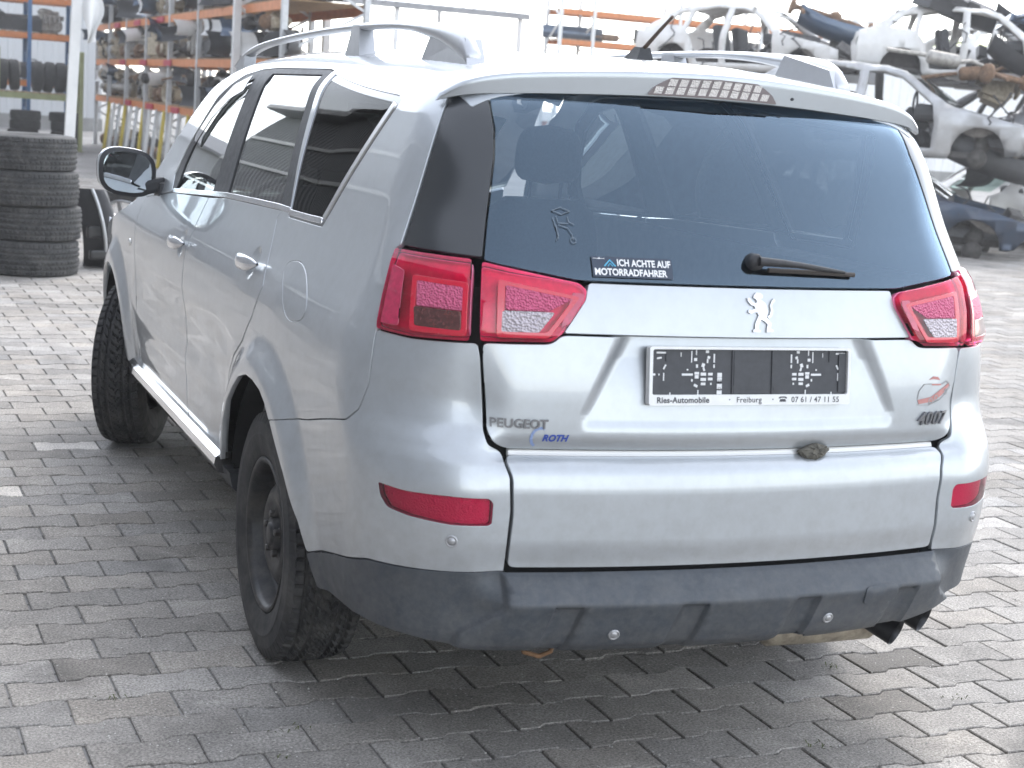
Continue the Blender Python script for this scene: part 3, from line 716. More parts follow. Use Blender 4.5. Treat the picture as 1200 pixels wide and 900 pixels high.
for k in range(13):
    if k in (4, 8): continue
    o = link('tyre', small_tyre); o.location = (-.65+k*.225+(.12 if k > 4 else 0), 30.85, 1.145+.31); o.rotation_euler = (k*.7, R(random.uniform(-4, 4)), 0)
    tag(o, f"black tyre standing upright on the olive shelf, {ORD[k]} place from the left", 'tyre', 'tyres standing on the olive shelf')
for s_, x in enumerate((-.55, .35, 1.25, 2.05)):
    for k in range(4):
        o = link('tyre', small_tyre); o.location = (x+random.uniform(-.03, .03), 30.8, .1+.19*k); o.rotation_euler = (0, R(90), random.random()*6)
        tag(o, f"black tyre in the {ORD[s_]} small stack under the olive shelf, {['lowest', 'second', 'third', 'topmost'][k]} of four", 'tyre', 'tyres stacked under the olive shelf')
# -- big stack of four tyres, and the black bumper and wheel beside it
big = tyre_mesh('tyre', .375, .272, .21, 9, 'rib', 260); big.materials.append(mat('weathered rubber', (.045, .045, .046), .8, noise=.35, nscale=10, bump=.3, bscale=80)); add_dirt(MATS['weathered rubber'], (.16, .155, .145), 2., 9, .5)
for k in range(4):
    o = link('tyre', big); o.location = (-.645+(.0, .015, -.012, -.03)[k], 9.72+(.0, .01, -.01, .01)[k], .134+.2655*k); o.rotation_euler = (R((0, .6, -.5, .4)[k]), R(90), 1.1*k)
    tag(o, f"worn wide tyre lying in the big stack at the left, {['at the very bottom', 'second from the bottom', 'third from the bottom', 'on top'][k]}", 'tyre', 'four tyres of the big stack')
sp = thing('spare_wheel', 'black tyred wheel with silver alloy rim leaning behind the car mirror', 'wheel', (.22, 10.55, .335), R(62))
sp.rotation_euler = (0, R(-8), R(62))
tm = tyre_mesh('tyre', .335, .21, .215, 3, 'rib', 120); tm.materials.append(mat('weathered rubber', (.04, .04, .04))); link('tyre', tm, None, sp)
al = MB(); al.lathe([(.215, -.08), (.22, -.10), (.205, -.10), (.19, -.08), (.185, .08)], (0, 0, 0), 'X', 40); al.lathe([(0, -.085), (.045, -.085), (.055, -.06), (.05, 0)], (0, 0, 0), 'X', 20)
for k in range(9):
    a = 2*math.pi*k/9; al.bar((-.075, .04*math.cos(a), .04*math.sin(a)), (-.085, .2*math.cos(a), .2*math.sin(a)), .03, .03, (1, 0, 0))
al.build('rim', mat('alloy', (.62, .62, .63), .3, .9), sp)
bpz = thing('bumper_cover', 'black bumper with a silver edge strip standing on end beside the tyre stack', 'bumper', (-.10, 10.05, 0), R(20))
b_ = MB()
def sf(u, v):
    z = u*.64; bow = .16*math.sin(math.pi*u)**.8; q = [(-.02, .18), (.05, .1), (.10, .02), (.16, 0), (.2, .05)]; t = v*4; i = min(int(t), 3); p = [q[i][k]+(q[i+1][k]-q[i][k])*(t-i) for k in (0, 1)]
    return (p[0]*1.1-.12+.13*(1-u), -bow*.6+p[1], z)
b_.grid(sf, 21, 9); b_.grid(lambda u, v: (sf(u, v)[0], sf(u, v)[1]+.015, sf(u, v)[2]), 21, 9); bo = b_.build('cover', plast, bpz)
b_ = MB(); b_.tube([(sf(u/12, .5)[0]-.03, sf(u/12, .5)[1]-.015, sf(u/12, .5)[2]) for u in range(13)], .014, 8); b_.build('trim_strip', galv, bpz)
b_ = MB(); b_.box((.0, .0, .30), (.16, .06, .10), None, .02); b_.box((.02, -.05, .12), (.2, .05, .08), None, .02); b_.build('grille', mat('grille plastic', (.015, .015, .016), .4), bpz)
# -- white leaning post with a torn plastic sheet
po = thing('post', 'white leaning steel post behind the tyre stack', 'post', (.16, 14.2, 0))
b_ = MB(); b_.bar((-.02, 0, 0), (.10, .0, 3.6), .10, .10); b_.build('shaft', whitep, po); b_ = MB(); b_.box((-.02, 0, .01), (.22, .22, .02), None, .004); b_.build('base_plate', galv, po)
b_ = MB(); random.seed(3)
def sheet(u, v):
    return (.13+.20*v*(1-.35*u)+.03*math.sin(9*u+3*v), .05*math.sin(7*v+5*u)-.08, 2.62-.78*u+.1*v*(u-.5))
b_.grid(sheet, 16, 9); b_.grid(lambda u, v: (sheet(u, v)[0], sheet(u, v)[1]+.006, sheet(u, v)[2]), 16, 9)
o = b_.build('plastic_sheet', mat('white plastic sheet', (.74, .74, .73), .4, noise=.1, nscale=4), None); o.location = (.16, 14.2, 0); tag(o, 'crumpled white plastic sheet hanging from the leaning white post', 'plastic sheet')
# -- racks behind the car roof (far, right of centre)
rack('pallet_rack', 'far white-posted rack with orange beams seen above the car roof', 14.6, 35.4, 1, -.05, [.9, 2.4, 2.4, 2.6], 1.0, [1.2, 2.3, 3.3, 4.05], 4.7, whitep, orange)
for li, z in enumerate((2.3, 3.3)):
    for k in range(8):
        kd = ['radiator', 'bumper_cover', 'engine_block', 'exhaust_pipe', 'dashboard'][(k*2+li) % 5]
        put(kd, k+li, (15.2+k*.95, 34.85-.05*k, z+.024), (0, 0, random.uniform(-.3, .3)), f"on the {['middle', 'upper'][li]} shelf of the far white-posted rack, {ORD[k]} from the left", 'car parts on the far white-posted rack')
# -- stripped wrecks
def wreck(label, pm, loc, rz, scale=1., bonnet=True, wind=True, door=False, seed=1, roofm=None, tilt=0., group='stacked wrecked cars'):
    """stripped car shell, nose towards local +X, its right side towards local -Y"""
    random.seed(seed); t = thing('wrecked_car', label, 'wreck', loc, rz, group); t.rotation_euler = (R(tilt), 0, rz); t.scale = (scale,)*3
    def arch(cx, r, a0, a1, n=12): return [(cx+r*math.cos(R(a0+(a1-a0)*k/n)), .26+r*math.sin(R(a0+(a1-a0)*k/n))) for k in range(n+1)]
    outer = [(-2.05, .30)]+arch(-1.30, .36, 180, 0)+[(-.9, .18), (.92, .18)]+arch(1.32, .36, 180, 0)+[(1.86, .28), (2.0, .45), (1.98, .62), (1.55, .74), (.98, .84), (.86, .88), (.30, 1.28), (.05, 1.345), (-.5, 1.37), (-1.1, 1.34), (-1.45, 1.22), (-1.85, .93), (-2.05, .88), (-2.1, .6)]
    holes = [[(-.20, .30), (.72, .30), (.74, .60), (.70, .86), (.25, 1.20), (.02, 1.27), (-.20, 1.28)], [(-.32, .30), (-.32, 1.28), (-.62, 1.29), (-1.0, 1.22), (-1.08, .86), (-.95, .70), (-.88, .5), (-.80, .30)], [(-1.15, .92), (-1.1, 1.22), (-1.32, 1.17), (-1.58, .94)]]
    V = []; E = []
    polys = [dens(np.array(q), .12) for q in [outer]+holes]
    for q in polys:
        k = len(V); V += [Vector(p) for p in q]; E += [(k+i, k+(i+1) % len(q)) for i in range(len(q))]
    gx, gz = np.meshgrid(np.arange(-2.05, 2.0, .13), np.arange(.25, 1.35, .13)); g = np.stack([gx.ravel(), gz.ravel()], 1); kp = inside(polys[0], g)
    for q in polys[1:]: kp &= ~inside(q, g)
    V += [Vector(p) for p in g[kp]]
    ov, _, of, *_r2 = delaunay_2d_cdt(V, E, [], 0, 1e-6); ov = np.array([v[:] for v in ov]); tri = np.array([list(f) for f in of]); c = ov[tri].mean(1); kp = inside(polys[0], c)
    for q in polys[1:]: kp &= ~inside(q, c)
    tri = tri[kp]
    def hwid(x, z): return .84-.02*(x/2)**2*2-.26*max(0, z-.82)/.5-.04*max(0, .4-z)/.2+.025*math.exp(-((z-.6)/.2)**2)
    for s_ in (-1, 1):
        m_ = MB(); m_.add([(x, s_*hwid(x, z), z) for x, z in ov], [tuple(f) for f in tri], True); o = m_.build('body_side', pm, t); so = o.modifiers.new('thick', 'SOLIDIFY'); so.thickness = .05; so.offset = 0
        for cx in (-1.30, 1.32):
            a_ = MB(); n = 12; vs = []
            for w_ in (.80, .45):
                for k in range(n+1): a = math.pi*k/n; vs.append((cx+.37*math.cos(a), s_*w_, .26+.37*math.sin(a)))
            a_.add(vs, [(k, k+1, n+2+k, n+1+k) for k in range(n)]+[tuple(range(n+1, 2*n+2))]); a_.build('wheel_arch', mat('arch liner', (.10, .09, .085), .85, noise=.4, nscale=9), t)
    m_ = MB(); m_.grid(lambda u, v: (-1.42+1.75*u, (v-.5)*2*.56, 1.25+.125*math.sin(math.pi*min(1, .12+u*.88))-.04*abs(2*v-1)**2.5), 12, 9); r_ = m_.build('roof', roofm or pm, t)
    so = r_.modifiers.new('thick', 'SOLIDIFY'); so.thickness = .03
    m_ = MB(); m_.box((-.1, 0, .24), (3.0, 1.5, .08), None, .02); m_.box((0, 0, .33), (1.7, .25, .14), None, .04); m_.build('floor_pan', mat('bare floor', (.09, .085, .08), .8, noise=.4, nscale=8), t)
    m_ = MB(); m_.box((.86, 0, .60), (.05, 1.5, .62)); m_.build('bulkhead', mat('bulkhead', (.12, .12, .125), .7, noise=.4, nscale=6), t)
    m_ = MB(); m_.box((.62, 0, .76), (.36, 1.42, .22), None, .07); m_.lathe([(.17, -.015), (.185, 0), (.17, .015)], (.40, -.38, .86), 'X', 16)
    for k in range(14): m_.box((random.uniform(.0, .7), random.uniform(-.7, .7), random.uniform(.36, .72)), (random.uniform(.08, .3), random.uniform(.06, .3), random.uniform(.05, .18)), (random.random(), random.random(), random.random()), .02)
    m_.build('dashboard', plast, t)
    for y_ in (-.38, .38):
        m_ = MB(); m_.box((-.30, y_, .42), (.48, .46, .14), None, .05); m_.box((-.55, y_, .72), (.14, .46, .55), (0, R(-12), 0), .06); m_.build('seat', mat('wreck seat', (.07, .07, .075), .9, noise=.3), t)
    if wind:
        m_ = MB(); m_.grid(lambda u, v: (.95-.70*u, (v-.5)*2*(.70-.14*u), .87+.42*u+.03*(1-(2*v-1)**2)), 6, 9); m_.build('windscreen', glass('wreck glass', (.62, .80, .74), 1.6, extra=1.2), t)
        m_ = MB(); m_.grid(lambda u, v: (-1.95+.5*u, (v-.5)*2*(.64-.1*u), .92+.30*u), 5, 5); m_.build('rear_screen', glass('wreck glass', (.62, .80, .74)), t)
    for s_ in (-1, 1):
        m_ = MB(); m_.box((1.45, s_*.45, .42), (1.1, .09, .12), None, .02); m_.build('front_rail', mat('rail paint', (.16, .16, .17), .6, noise=.3), t)
        m_ = MB(); m_.lathe([(.11, 0), (.12, .08), (.08, .16), (.07, .40), (.0, .42)], (1.32, s_*.56, .30), 'Z', 14); m_.lathe([(0, -.05), (.13, -.05), (.13, .03), (0, .03)], (1.32, s_*.72, .20), 'Y', 14); m_.build('strut', iron, t)
    m_ = MB(); m_.box((1.98, 0, .42), (.09, 1.3, .12), None, .03)
    for k in range(16): m_.box((random.uniform(1.0, 1.95), random.uniform(-.5, .5), random.uniform(.4, .68)), (random.uniform(.08, .3), random.uniform(.06, .25), random.uniform(.06, .2)), (random.random(), random.random(), random.random()), .02)
    for k in range(5): y_ = random.uniform(-.5, .5); m_.tube([(1.0, y_, .6), (1.4, y_+random.uniform(-.2, .2), .72), (1.9, random.uniform(-.5, .5), .5)], .02, 6)
    m_.build('engine_bay', mat('engine bay', (.13, .125, .12), .6, .3, noise=.6, nscale=9), t)
    if bonnet:
        m_ = MB(); m_.grid(lambda u, v: (.92+1.06*u, (v-.5)*2*(.70-.06*u), .88-.12*u-.10*u*u*u+.03*(1-(2*v-1)**2)), 9, 9); b2 = m_.build('bonnet', pm, t); so = b2.modifiers.new('thick', 'SOLIDIFY'); so.thickness = .02
    if door:
        m_ = MB(); m_.prism([(-.2, .28), (.72, .28), (.74, .6), (.70, .85), (-.2, .85)], -.86, -.80); m_.box((-.1, -.88, .74), (.14, .03, .03), None, .01); m_.build('door', pm, t)
    for k in range(9):
        m_ = MB(); x_, y_ = random.uniform(-1.6, 1.9), random.choice((-.8, -.78, .78, 0)); z_ = random.uniform(.7, 1.15); q = [Vector((x_, y_, z_))]
        for i in range(5): q.append(q[-1]+Vector((random.uniform(-.16, .16), random.uniform(-.1, .06), -random.uniform(.0, .16))))
        m_.tube(q, .012, 5); m_.build('cable', mat('loom', (.04, .04, .042), .7), t)
    for side_ in (-1, 1):
        m_ = MB(); m_.grid(lambda u, v: (1.0+.95*u, side_*(.80+.05*math.sin(5*u+seed)), .70-.10*u*u-.22*v*(.6+.4*math.sin(7*u+2*seed))), 9, 5); m_.build('torn_wing', mat('torn liner', (.21, .19, .17), .8, noise=.6, nscale=7), t)
    # bend the metal: soft dents and kinks, the same field for every part so that they stay together
    from mathutils import noise
    for o in t.children:
        for v in o.data.vertices:
            p = v.co*1.5+Vector((seed*7.3, 0, 0)); d = noise.noise_vector(p)*.05+noise.noise_vector(p*3.7)*.022
            v.co += Vector((d.x*.7, d.y, d.z*(.25+.6*min(1, max(0, v.co.z-.5)))))
    return t
rz = -.40
pb = mat('dark blue wreck paint', (.035, .06, .10), .4, .5, .6, nscale=2, col2=(.045, .05, .07)); ps = mat('silver wreck paint', (.46, .47, .48), .42, .5, .5, nscale=2, col2=(.33, .32, .31)); pw = mat('white wreck paint', (.70, .69, .67), .5, 0, .5, nscale=2, col2=(.56, .54, .51)); pg = mat('grey wreck paint', (.19, .195, .21), .45, .5, .5, nscale=2, col2=(.12, .115, .115))
wreck('dark blue doorless wreck on the ground, bottom of the right stack', pb, (11.2, 15.3, -.12), rz-.36, 1.0, False, True, False, 2)
wreck('silver doorless wreck with cracked windscreen resting on the dark blue one', ps, (11.2, 15.4, 1.08), rz-.38, 1.0, False, True, False, 3)
wreck('white crushed shell lying on top of the right stack of wrecks', pw, (12.75, 15.7, 2.24), rz-.15, .80, True, False, False, 4, tilt=2)
wreck('white frame of a wreck with bare roof arch above the right roof rail', pw, (11.0, 18.7, 2.16), rz-.62, .84, False, False, False, 5)
wreck('grey wreck under the white framed one behind the right roof rail', pg, (11.0, 18.6, 1.0), rz-.5, .9, True, True, True, 6)
wreck('grey wreck at the bottom behind the silver one, mostly hidden by the car', pg, (11.0, 18.7, -.12), rz-.55, .95, True, True, True, 7)
wreck('dark grey wreck with torn nose at the right picture edge', pg, (15.7, 17.0, 1.02), rz+.5, 1.0, False, False, False, 8)
wreck('pale wreck underneath the dark grey one at the right picture edge', pw, (15.8, 17.1, -.16), rz+.45, 1.0, True, True, True, 9)
wreck('white wreck on top at the far right beside the crushed shell', pw, (16.0, 18.6, 2.2), rz+.3, .85, True, False, False, 10)
# loose parts lying on and hanging from the wrecks
random.seed(77)
for i, (kd, v, loc, rot, where) in enumerate((
    ('bumper_cover', 0, (11.9, 14.05, 1.05), (R(20), R(15), rz+.1), 'hanging between the dark blue and the silver wreck'),
    ('axle', 0, (12.6, 14.4, 2.18), (R(5), R(8), rz+.4), 'lying on the nose of the silver wreck'),
    ('engine_block', 0, (12.9, 15.4, 2.05), (R(20), R(10), 1.), 'sitting in the nose of the silver wreck'),
    ('bumper_cover', 3, (13.0, 14.5, 2.3), (R(50), R(10), rz), 'leaning over the front of the silver wreck'),
    ('exhaust_pipe', 1, (11.4, 14.6, 2.42), (0, R(6), rz+.15), 'lying along the roof of the silver wreck'),
    ('scrap_door', 1, (13.6, 15.6, 3.05), (R(80), R(10), rz), 'lying flat on top of the white crushed shell'),
    ('dashboard', 0, (12.3, 15.7, 3.16), (R(10), R(12), rz+.5), 'thrown on the roof of the white crushed shell'),
    ('gearbox', 1, (13.5, 15.6, 1.15), (0, R(20), .4), 'jammed beside the nose of the silver wreck'),
    ('radiator', 1, (13.35, 14.2, .0), (R(-14), 0, rz), 'leaning at the nose of the dark blue wreck'),
    ('scrap_door', 0, (12.4, 18.2, 2.25), (R(-12), 0, rz), 'leaning on the white framed wreck at its nose'),
    ('bumper_cover', 1, (11.9, 17.6, 2.75), (R(30), R(10), rz-.1), 'lying across the nose of the white framed wreck'),
    ('engine_block', 2, (12.0, 17.8, 2.55), (0, R(14), .6), 'standing in the open nose of the white framed wreck'),
    ('axle', 1, (12.6, 17.6, 2.4), (R(30), R(5), rz), 'sticking out beyond the white framed wreck'),
    ('exhaust_pipe', 0, (14.6, 16.8, 2.45), (0, R(14), .2), 'poking from the pile at the right picture edge'),
    ('dashboard', 1, (15.3, 16.6, 2.35), (R(20), 0, .4), 'on the torn dark grey wreck at the right edge'),
    ('radiator', 0, (14.7, 16.3, 1.2), (R(15), R(10), .2), 'hanging at the torn nose of the dark grey wreck'),
    ('scrap_door', 2, (16.2, 16.4, .9), (R(70), R(20), .5), 'wedged under the dark grey wreck at the right edge'),
    ('engine_block', 1, (13.6, 15.0, 2.35), (R(30), 0, .4), 'on top beside the nose of the white crushed shell'),
    ('gearbox', 0, (14.3, 15.6, 2.2), (0, R(30), .2), 'in the gap right of the white crushed shell'),
    ('radiator', 0, (14.0, 15.2, 1.6), (R(30), R(20), .1), 'lying in the gap right of the silver wreck'),
    ('dashboard', 0, (13.9, 15.0, 1.05), (R(10), R(30), .3), 'stuffed in the gap right of the silver wreck'),
    ('exhaust_pipe', 0, (12.3, 15.0, 2.3), (0, R(-8), rz), 'lying between the silver wreck and the white crushed shell'),
    ('bumper_cover', 0, (14.2, 15.9, 3.0), (R(60), 0, rz), 'bent over the top right of the white crushed shell'),
    ('engine_block', 1, (13.3, 18.2, 2.5), (R(10), R(20), .9), 'lying at the right of the white framed wreck'),
    ('radiator', 1, (14.0, 18.0, 2.6), (R(20), R(10), .2), 'standing between the two upper white wrecks'),
    ('engine_block', 2, (13.9, 14.9, 2.0), (R(15), R(25), .5), 'overhanging the front corner of the silver wreck'),
    ('engine_block', 2, (14.6, 15.7, 1.35), (R(20), R(-15), 1.1), 'in the dark heap at the right picture edge, uppermost'),
    ('radiator', 1, (14.5, 15.3, .85), (R(-20), R(15), .2), 'in the dark heap at the right picture edge, in its middle'),
    ('engine_block', 2, (14.3, 15.2, .0), (0, 0, .7), 'at the foot of the dark heap at the right picture edge'),
    ('dashboard', 0, (14.9, 15.9, .35), (R(15), R(10), .9), 'low in the dark heap at the right picture edge'),
    ('axle', 1, (13.6, 14.6, 1.0), (0, R(25), rz), 'dangling from the nose of the silver wreck'),
    ('exhaust_pipe', 0, (14.2, 15.6, 2.75), (R(10), R(-12), .3), 'across the gap between the upper white wrecks'),
    ('dashboard', 0, (14.6, 16.2, 2.55), (R(30), R(-10), .8), 'upside down beside the white crushed shell'),
    ('engine_block', 2, (14.9, 16.6, 3.0), (R(10), 0, .2), 'perched at the very top of the right heap'),
    ('axle', 0, (11.8, 18.0, 3.05), (R(10), R(14), rz), 'lying over the roof arch of the white framed wreck'),
    ('gearbox', 1, (12.7, 18.0, 2.75), (R(10), R(-20), .6), 'behind the nose of the white framed wreck'),
    ('bumper_cover', 0, (14.4, 17.0, .9), (R(35), R(-20), .6), 'stuck between the two stacks of wrecks'))):
    put(kd, v, loc, rot, where, 'loose parts among the wrecks')
# -- far right: lamp pole and pale low hall
lp = thing('street_lamp', 'thin white lamp pole rising above the stacked wrecks', 'street lamp', (27.6, 40, 0))
b_ = MB(); b_.tube([(0, 0, 0), (0, 0, 4.9)], [.09, .06], 10); b_.build('pole', whitep, lp); b_ = MB(); b_.box((.05, 0, 4.95), (1.3, .2, .09), None, .03); b_.build('lamp_head', whitep, lp)
hall('hall', 'low pale hall with a yellow-green roof edge at the far right', 33, 43, 62, 55, 4.3, .9, white_sh, mat('yellow-green roof', (.50, .56, .22), .6, noise=.1), .5)
# ------------------------------------------------------------------ the silver car
paint = mat('silver paint', (.47, .497, .52), .37, .62, 1., .03, noise=.03, nscale=3)
def _flake(m):
    nt = m.node_tree; b = nt.nodes['Principled BSDF']; tc = nt.nodes.new('ShaderNodeTexCoord')
    v = nt.nodes.new('ShaderNodeTexNoise'); v.inputs['Scale'].default_value = 9.; v.inputs['Detail'].default_value = 5
    nt.links.new(tc.outputs['Object'], v.inputs[0]); bp = nt.nodes.new('ShaderNodeBump'); bp.inputs['Strength'].default_value = .02; bp.inputs['Distance'].default_value = .01
    nt.links.new(v.outputs[0], bp.inputs['Height']); nt.links.new(bp.outputs[0], b.inputs['Normal'])
_flake(paint); add_dirt(paint, (.16, .15, .14), .75, 7, .35); add_dirt(paint, (.30, .285, .27), 2.2, 28, .22)
blackp = mat('black plastic', (.035, .037, .042), .55, noise=.25, nscale=40, bump=.25, bscale=600)
bumperp = mat('bumper plastic', (.058, .067, .08), .45, noise=.2, nscale=25, bump=.3, bscale=500); add_dirt(bumperp, (.20, .19, .175), .62, 10, .55); add_dirt(bumperp, (.24, .23, .21), .75, 60, .28)
glossb = mat('gloss black', (.022, .025, .029), .3, coat=.7, coat_rough=.16, spec=.5)
rubber = mat('tyre rubber', (.022, .022, .024), .72, noise=.35, nscale=14, bump=.3, bscale=90); add_dirt(rubber, (.12, .115, .105), .5, 12, .55)
chrome = mat('chrome', (.78, .78, .79), .12, 1., noise=.05, nscale=20)
brushed = mat('satin metal', (.62, .62, .63), .3, 1., noise=.12, nscale=14)
darkin = mat('dark trim', (.05, .051, .054), .8, noise=.3, nscale=30)
greyin = mat('grey trim', (.16, .16, .165), .8, noise=.15, nscale=30)
lightin = mat('headlining', (.42, .41, .40), .9, noise=.1, nscale=30)
fabric = mat('seat cloth', (.045, .047, .053), .95, noise=.35, nscale=120, bump=.5, bscale=400)
gl_side = glass('side glass', (.55, .60, .58), 1.55, extra=1.25)
gl_rear = glass('tinted sky-blue rear glass', (.52, .57, .60), 1.6, extra=2.6, refl=(.60, .80, 1.0))  # blue of the reflected sky is put into the mirror colour
gl_front = glass('windscreen glass', (.78, .86, .82), 1.5)
steel_bl = mat('black steel', (.028, .029, .032), .42, .3, noise=.4, nscale=20, bump=.2, bscale=120); add_dirt(steel_bl, (.13, .12, .105), .55, 14, .5)

car = thing('car', 'silver five-door estate car parked in the foreground, seen from behind with red tail lamps', 'car', (0, 0, 0))

def plate_recess(x, y, z):
    ax = np.abs(x); k = np.clip((1.05-z)/.17, 0, 1); xo = .345+.075*k; xi = .285+.105*k
    d = -.025*sst(ax, xo, xi)*sst(z, .834, .868)
    return d*(z < 1.2)*np.clip((z-.80)/.20, 0, 1)

# -- tailgate and rear panels
TL = [(26.81, 1.2), (26.9, 1.28), (26.86, 1.418), (27.15, 1.483), (28.42, 1.561), (28.1, 1.6)]
panel('rear_window', deg([(0, 1.6)]+[(-a, b) for a, b in TL[::-1]]+[(-18.2, 1.169), (-17, 1.168), (17, 1.168), (18.2, 1.169)]+TL), 'polar', gl_rear, car, off=-.003, rnd=.008, gap=.002)
panel('quarter_glass', deg([(33.2, 1.6), (28.42, 1.6), (28.42, 1.561), (27.15, 1.483), (26.86, 1.418), (26.9, 1.28), (26.81, 1.205), (35.15, 1.212), (32.95, 1.551)]), 'polar', glossb, car, off=-.002, rnd=.006, mirror=True, gap=.003)
garn = panel('tailgate_strip', deg(mirror_pts([(17.0, 1.163), (17.13, 1.148), (17.25, 1.126), (19.14, 1.053)])), 'polar', paint, car, rnd=.006, gap=.0015, flange=.03)
tg_poly = [(19.3, 1.050), (20.18, 1.030), (26.3, 1.026), (26.2, .99), (25.45, .837), (24.7, .808), (23.5, .793)]
rec_lines = []
for s_ in (1, -1):
    for k0 in (0, .25, .5, .75, 1):
        rec_lines.append(rear_ab([(s_*((.345+.075*k)*(1-k0)+(.285+.105*k)*k0), 1.05-.17*k) for k in np.linspace(-.02, 1.25, 16)]))
for zz in (.834, .842, .851, .860, .868):
    rec_lines.append(rear_ab([(x, zz) for x in np.linspace(-.44, .44, 40)]))
tailgate = panel('tailgate', deg(mirror_pts(tg_poly)), 'polar', paint, car, rnd=.012, gap=.003, disp=plate_recess, creases=rec_lines, h=.009, flange=.03)
flap = panel('lower_flap', deg(mirror_pts([(23.75, .784), (22.82, .74), (22.57, .66), (22.78, .5335)])), 'polar', paint, car, rnd=.014, gap=.003, h=.0095, flange=.03)
# bright sealing strip in the joint above the flap
panel('sill_strip', deg(mirror_pts([(23.2, .7905), (23.2, .7845)])), 'polar', mat('bright strip', (.75, .75, .74), .3, .2), car, off=-.004, gap=0, rnd=0, h=.03)
BC = (-.45, -.15, .15, .45)
def bumper_form(x, y, z):
    ax = np.abs(x)
    e_ = .672-.088*sst(z, .37, .46); d = .020*sst(ax, e_, e_-.012)*sst(y, .3, .2)*sst(z, .532, .515)
    for c in BC:
        u = np.abs(x-c-.02*(z-.40)/.1)
        d = d-.014*sst(u, .036, .029)*sst(z, .462, .452)*sst(z, .325, .335)
    return d
bl_lines = []
for c in BC:
    for o_ in (-.036, -.0325, -.029, .029, .0325, .036):
        bl_lines.append(rear_ab([(c+o_+.02*(z-.40)/.1, z) for z in np.linspace(.345, .456, 14)]))
    for zz in (.452, .457, .462):
        bl_lines.append(rear_ab([(x, zz) for x in np.linspace(c-.028, c+.05, 9)]))
for s_ in (1, -1):
    for k0 in (0, .5, 1):
        bl_lines.append(rear_ab([(s_*(.672-.088*float(sst(z, .37, .46))-.012*k0), z) for z in np.linspace(.35, .524, 20)]))
for zz in (.455, .462, .469):
    pts_ = [x for x in np.linspace(-.57, .57, 90) if all(abs(x-c-.012) > .052 for c in BC)]
    run = []
    for x in pts_:
        if run and x-run[-1] > .02:
            bl_lines.append(rear_ab([(q, zz) for q in run])) if len(run) > 1 else None; run = []
        run.append(x)
    if len(run) > 1: bl_lines.append(rear_ab([(q, zz) for q in run]))
bumper = panel('bumper', deg([(46.5, .428), (35.28, .512), (23.3, .527), (23.0, .527), (12, .528), (0, .528), (-12, .528), (-23.0, .527), (-23.3, .527), (-35.28, .512), (-46.5, .428),
    (-44.9, .352), (-36.4, .40), (-27, .405), (-23.8, .39), (-19, .352), (-15.5, .346), (-10.6, .338), (-8, .338), (-7.8, .35), (-4.5, .35), (-4.3, .336), (6, .336), (15, .336), (25.1, .342), (30, .352), (36.4, .362), (44.9, .345)]), 'polar', bumperp, car, gap=.0015, h=.011, creases=bl_lines, rnd=.008, disp=bumper_form, flange=.04)
panel('tow_cover', deg([(-12.9, .425), (-12.6, .47), (-16.4, .474), (-16.8, .43)]), 'polar', bumperp, bumper, off=.0035, disp=bumper_form, rnd=.012, gap=0, flange=.003, chamfer=.001)
CORN = [(22.94, .524), (23.11, .528), (35.28, .516), (46.39, .432), (48.04, .499), (52.25, .6), (57.79, .706), (47.7, .752), (38.84, .812), (37.36, .843), (36.48, .904), (36.3, 1.0), (36.25, 1.026), (32.56, 1.019), (26.6, 1.022), (26.3, .99), (25.6, .837), (25.05, .804), (23.9, .788), (22.95, .739), (22.7, .664)]
fogholes = [deg([(34.49, .705), (31.8, .698), (27.95, .699), (24.45, .697), (24.03, .684), (24.05, .637), (24.4, .63), (27.58, .629), (31.28, .637), (33.41, .647), (34.24, .672)])]
panel('bumper_corner', deg(CORN), 'polar', paint, car, mirror=True, gap=.0012, rnd=.008, h=.015, holes=fogholes, hole_gap=-.002)
lampred = glass('red lens', (1.0, .2, .4), 1.5, extra=1.0)
lampclear = glass('clear lens', (.72, .70, .72), 1.5)
def reflector(name, col, sc, rough=.25, metal=.6, strength=.8):
    m = mat(name, col, rough, metal); nt = m.node_tree; b = nt.nodes['Principled BSDF']
    tc = nt.nodes.new('ShaderNodeTexCoord'); v = nt.nodes.new('ShaderNodeTexVoronoi'); v.inputs['Scale'].default_value = sc
    nt.links.new(tc.outputs['Object'], v.inputs['Vector']); bp = nt.nodes.new('ShaderNodeBump'); bp.inputs['Strength'].default_value = strength; bp.inputs['Distance'].default_value = .004
    nt.links.new(v.outputs[0], bp.inputs['Height']); nt.links.new(bp.outputs[0], b.inputs['Normal']); return m
refl = reflector('lamp reflector', (.8, .78, .8), 130)
reflr = reflector('fine reflector', (.95, .62, .70), 260, .3, .3)
redface = mat('red lens ribs', (.62, .004, .035), .25, coat=1, noise=.12, nscale=60)
reddark = mat('dark red lens', (.95, .24, .42), .25, coat=1, noise=.2, nscale=50)
silverface = reflector('reversing reflector', (.46, .41, .44), 170, .3, .5, .8)
for fg in panel('fog_lamp', fogholes[0], 'polar', lampred, car, off=-.001, gap=.002, rnd=.004, mirror=True): pass
for q in [o for o in car.children if o.name.startswith('fog_lamp')]: q['label'] = 'low red fog lamp set in the bumper corner'
panel('fog_reflector', fogholes[0], 'polar', reflr, car, off=-.016, gap=.004, rnd=.004, mirror=True)
LO = [(35.75, 1.204), (27.64, 1.2), (27.2, 1.028), (32.57, 1.024), (36.2, 1.03), (36.08, 1.102)]
LI = [(26.95, 1.197), (17.96, 1.164), (17.13, 1.149), (17.25, 1.126), (19.2, 1.052), (20.2, 1.035), (26.5, 1.03)]
def swell(poly, h0):
    def D(x, y, z): return h0*sst(z, 1.02, 1.05)*sst(z, 1.215, 1.17)
    return D
sw = swell(None, .012)
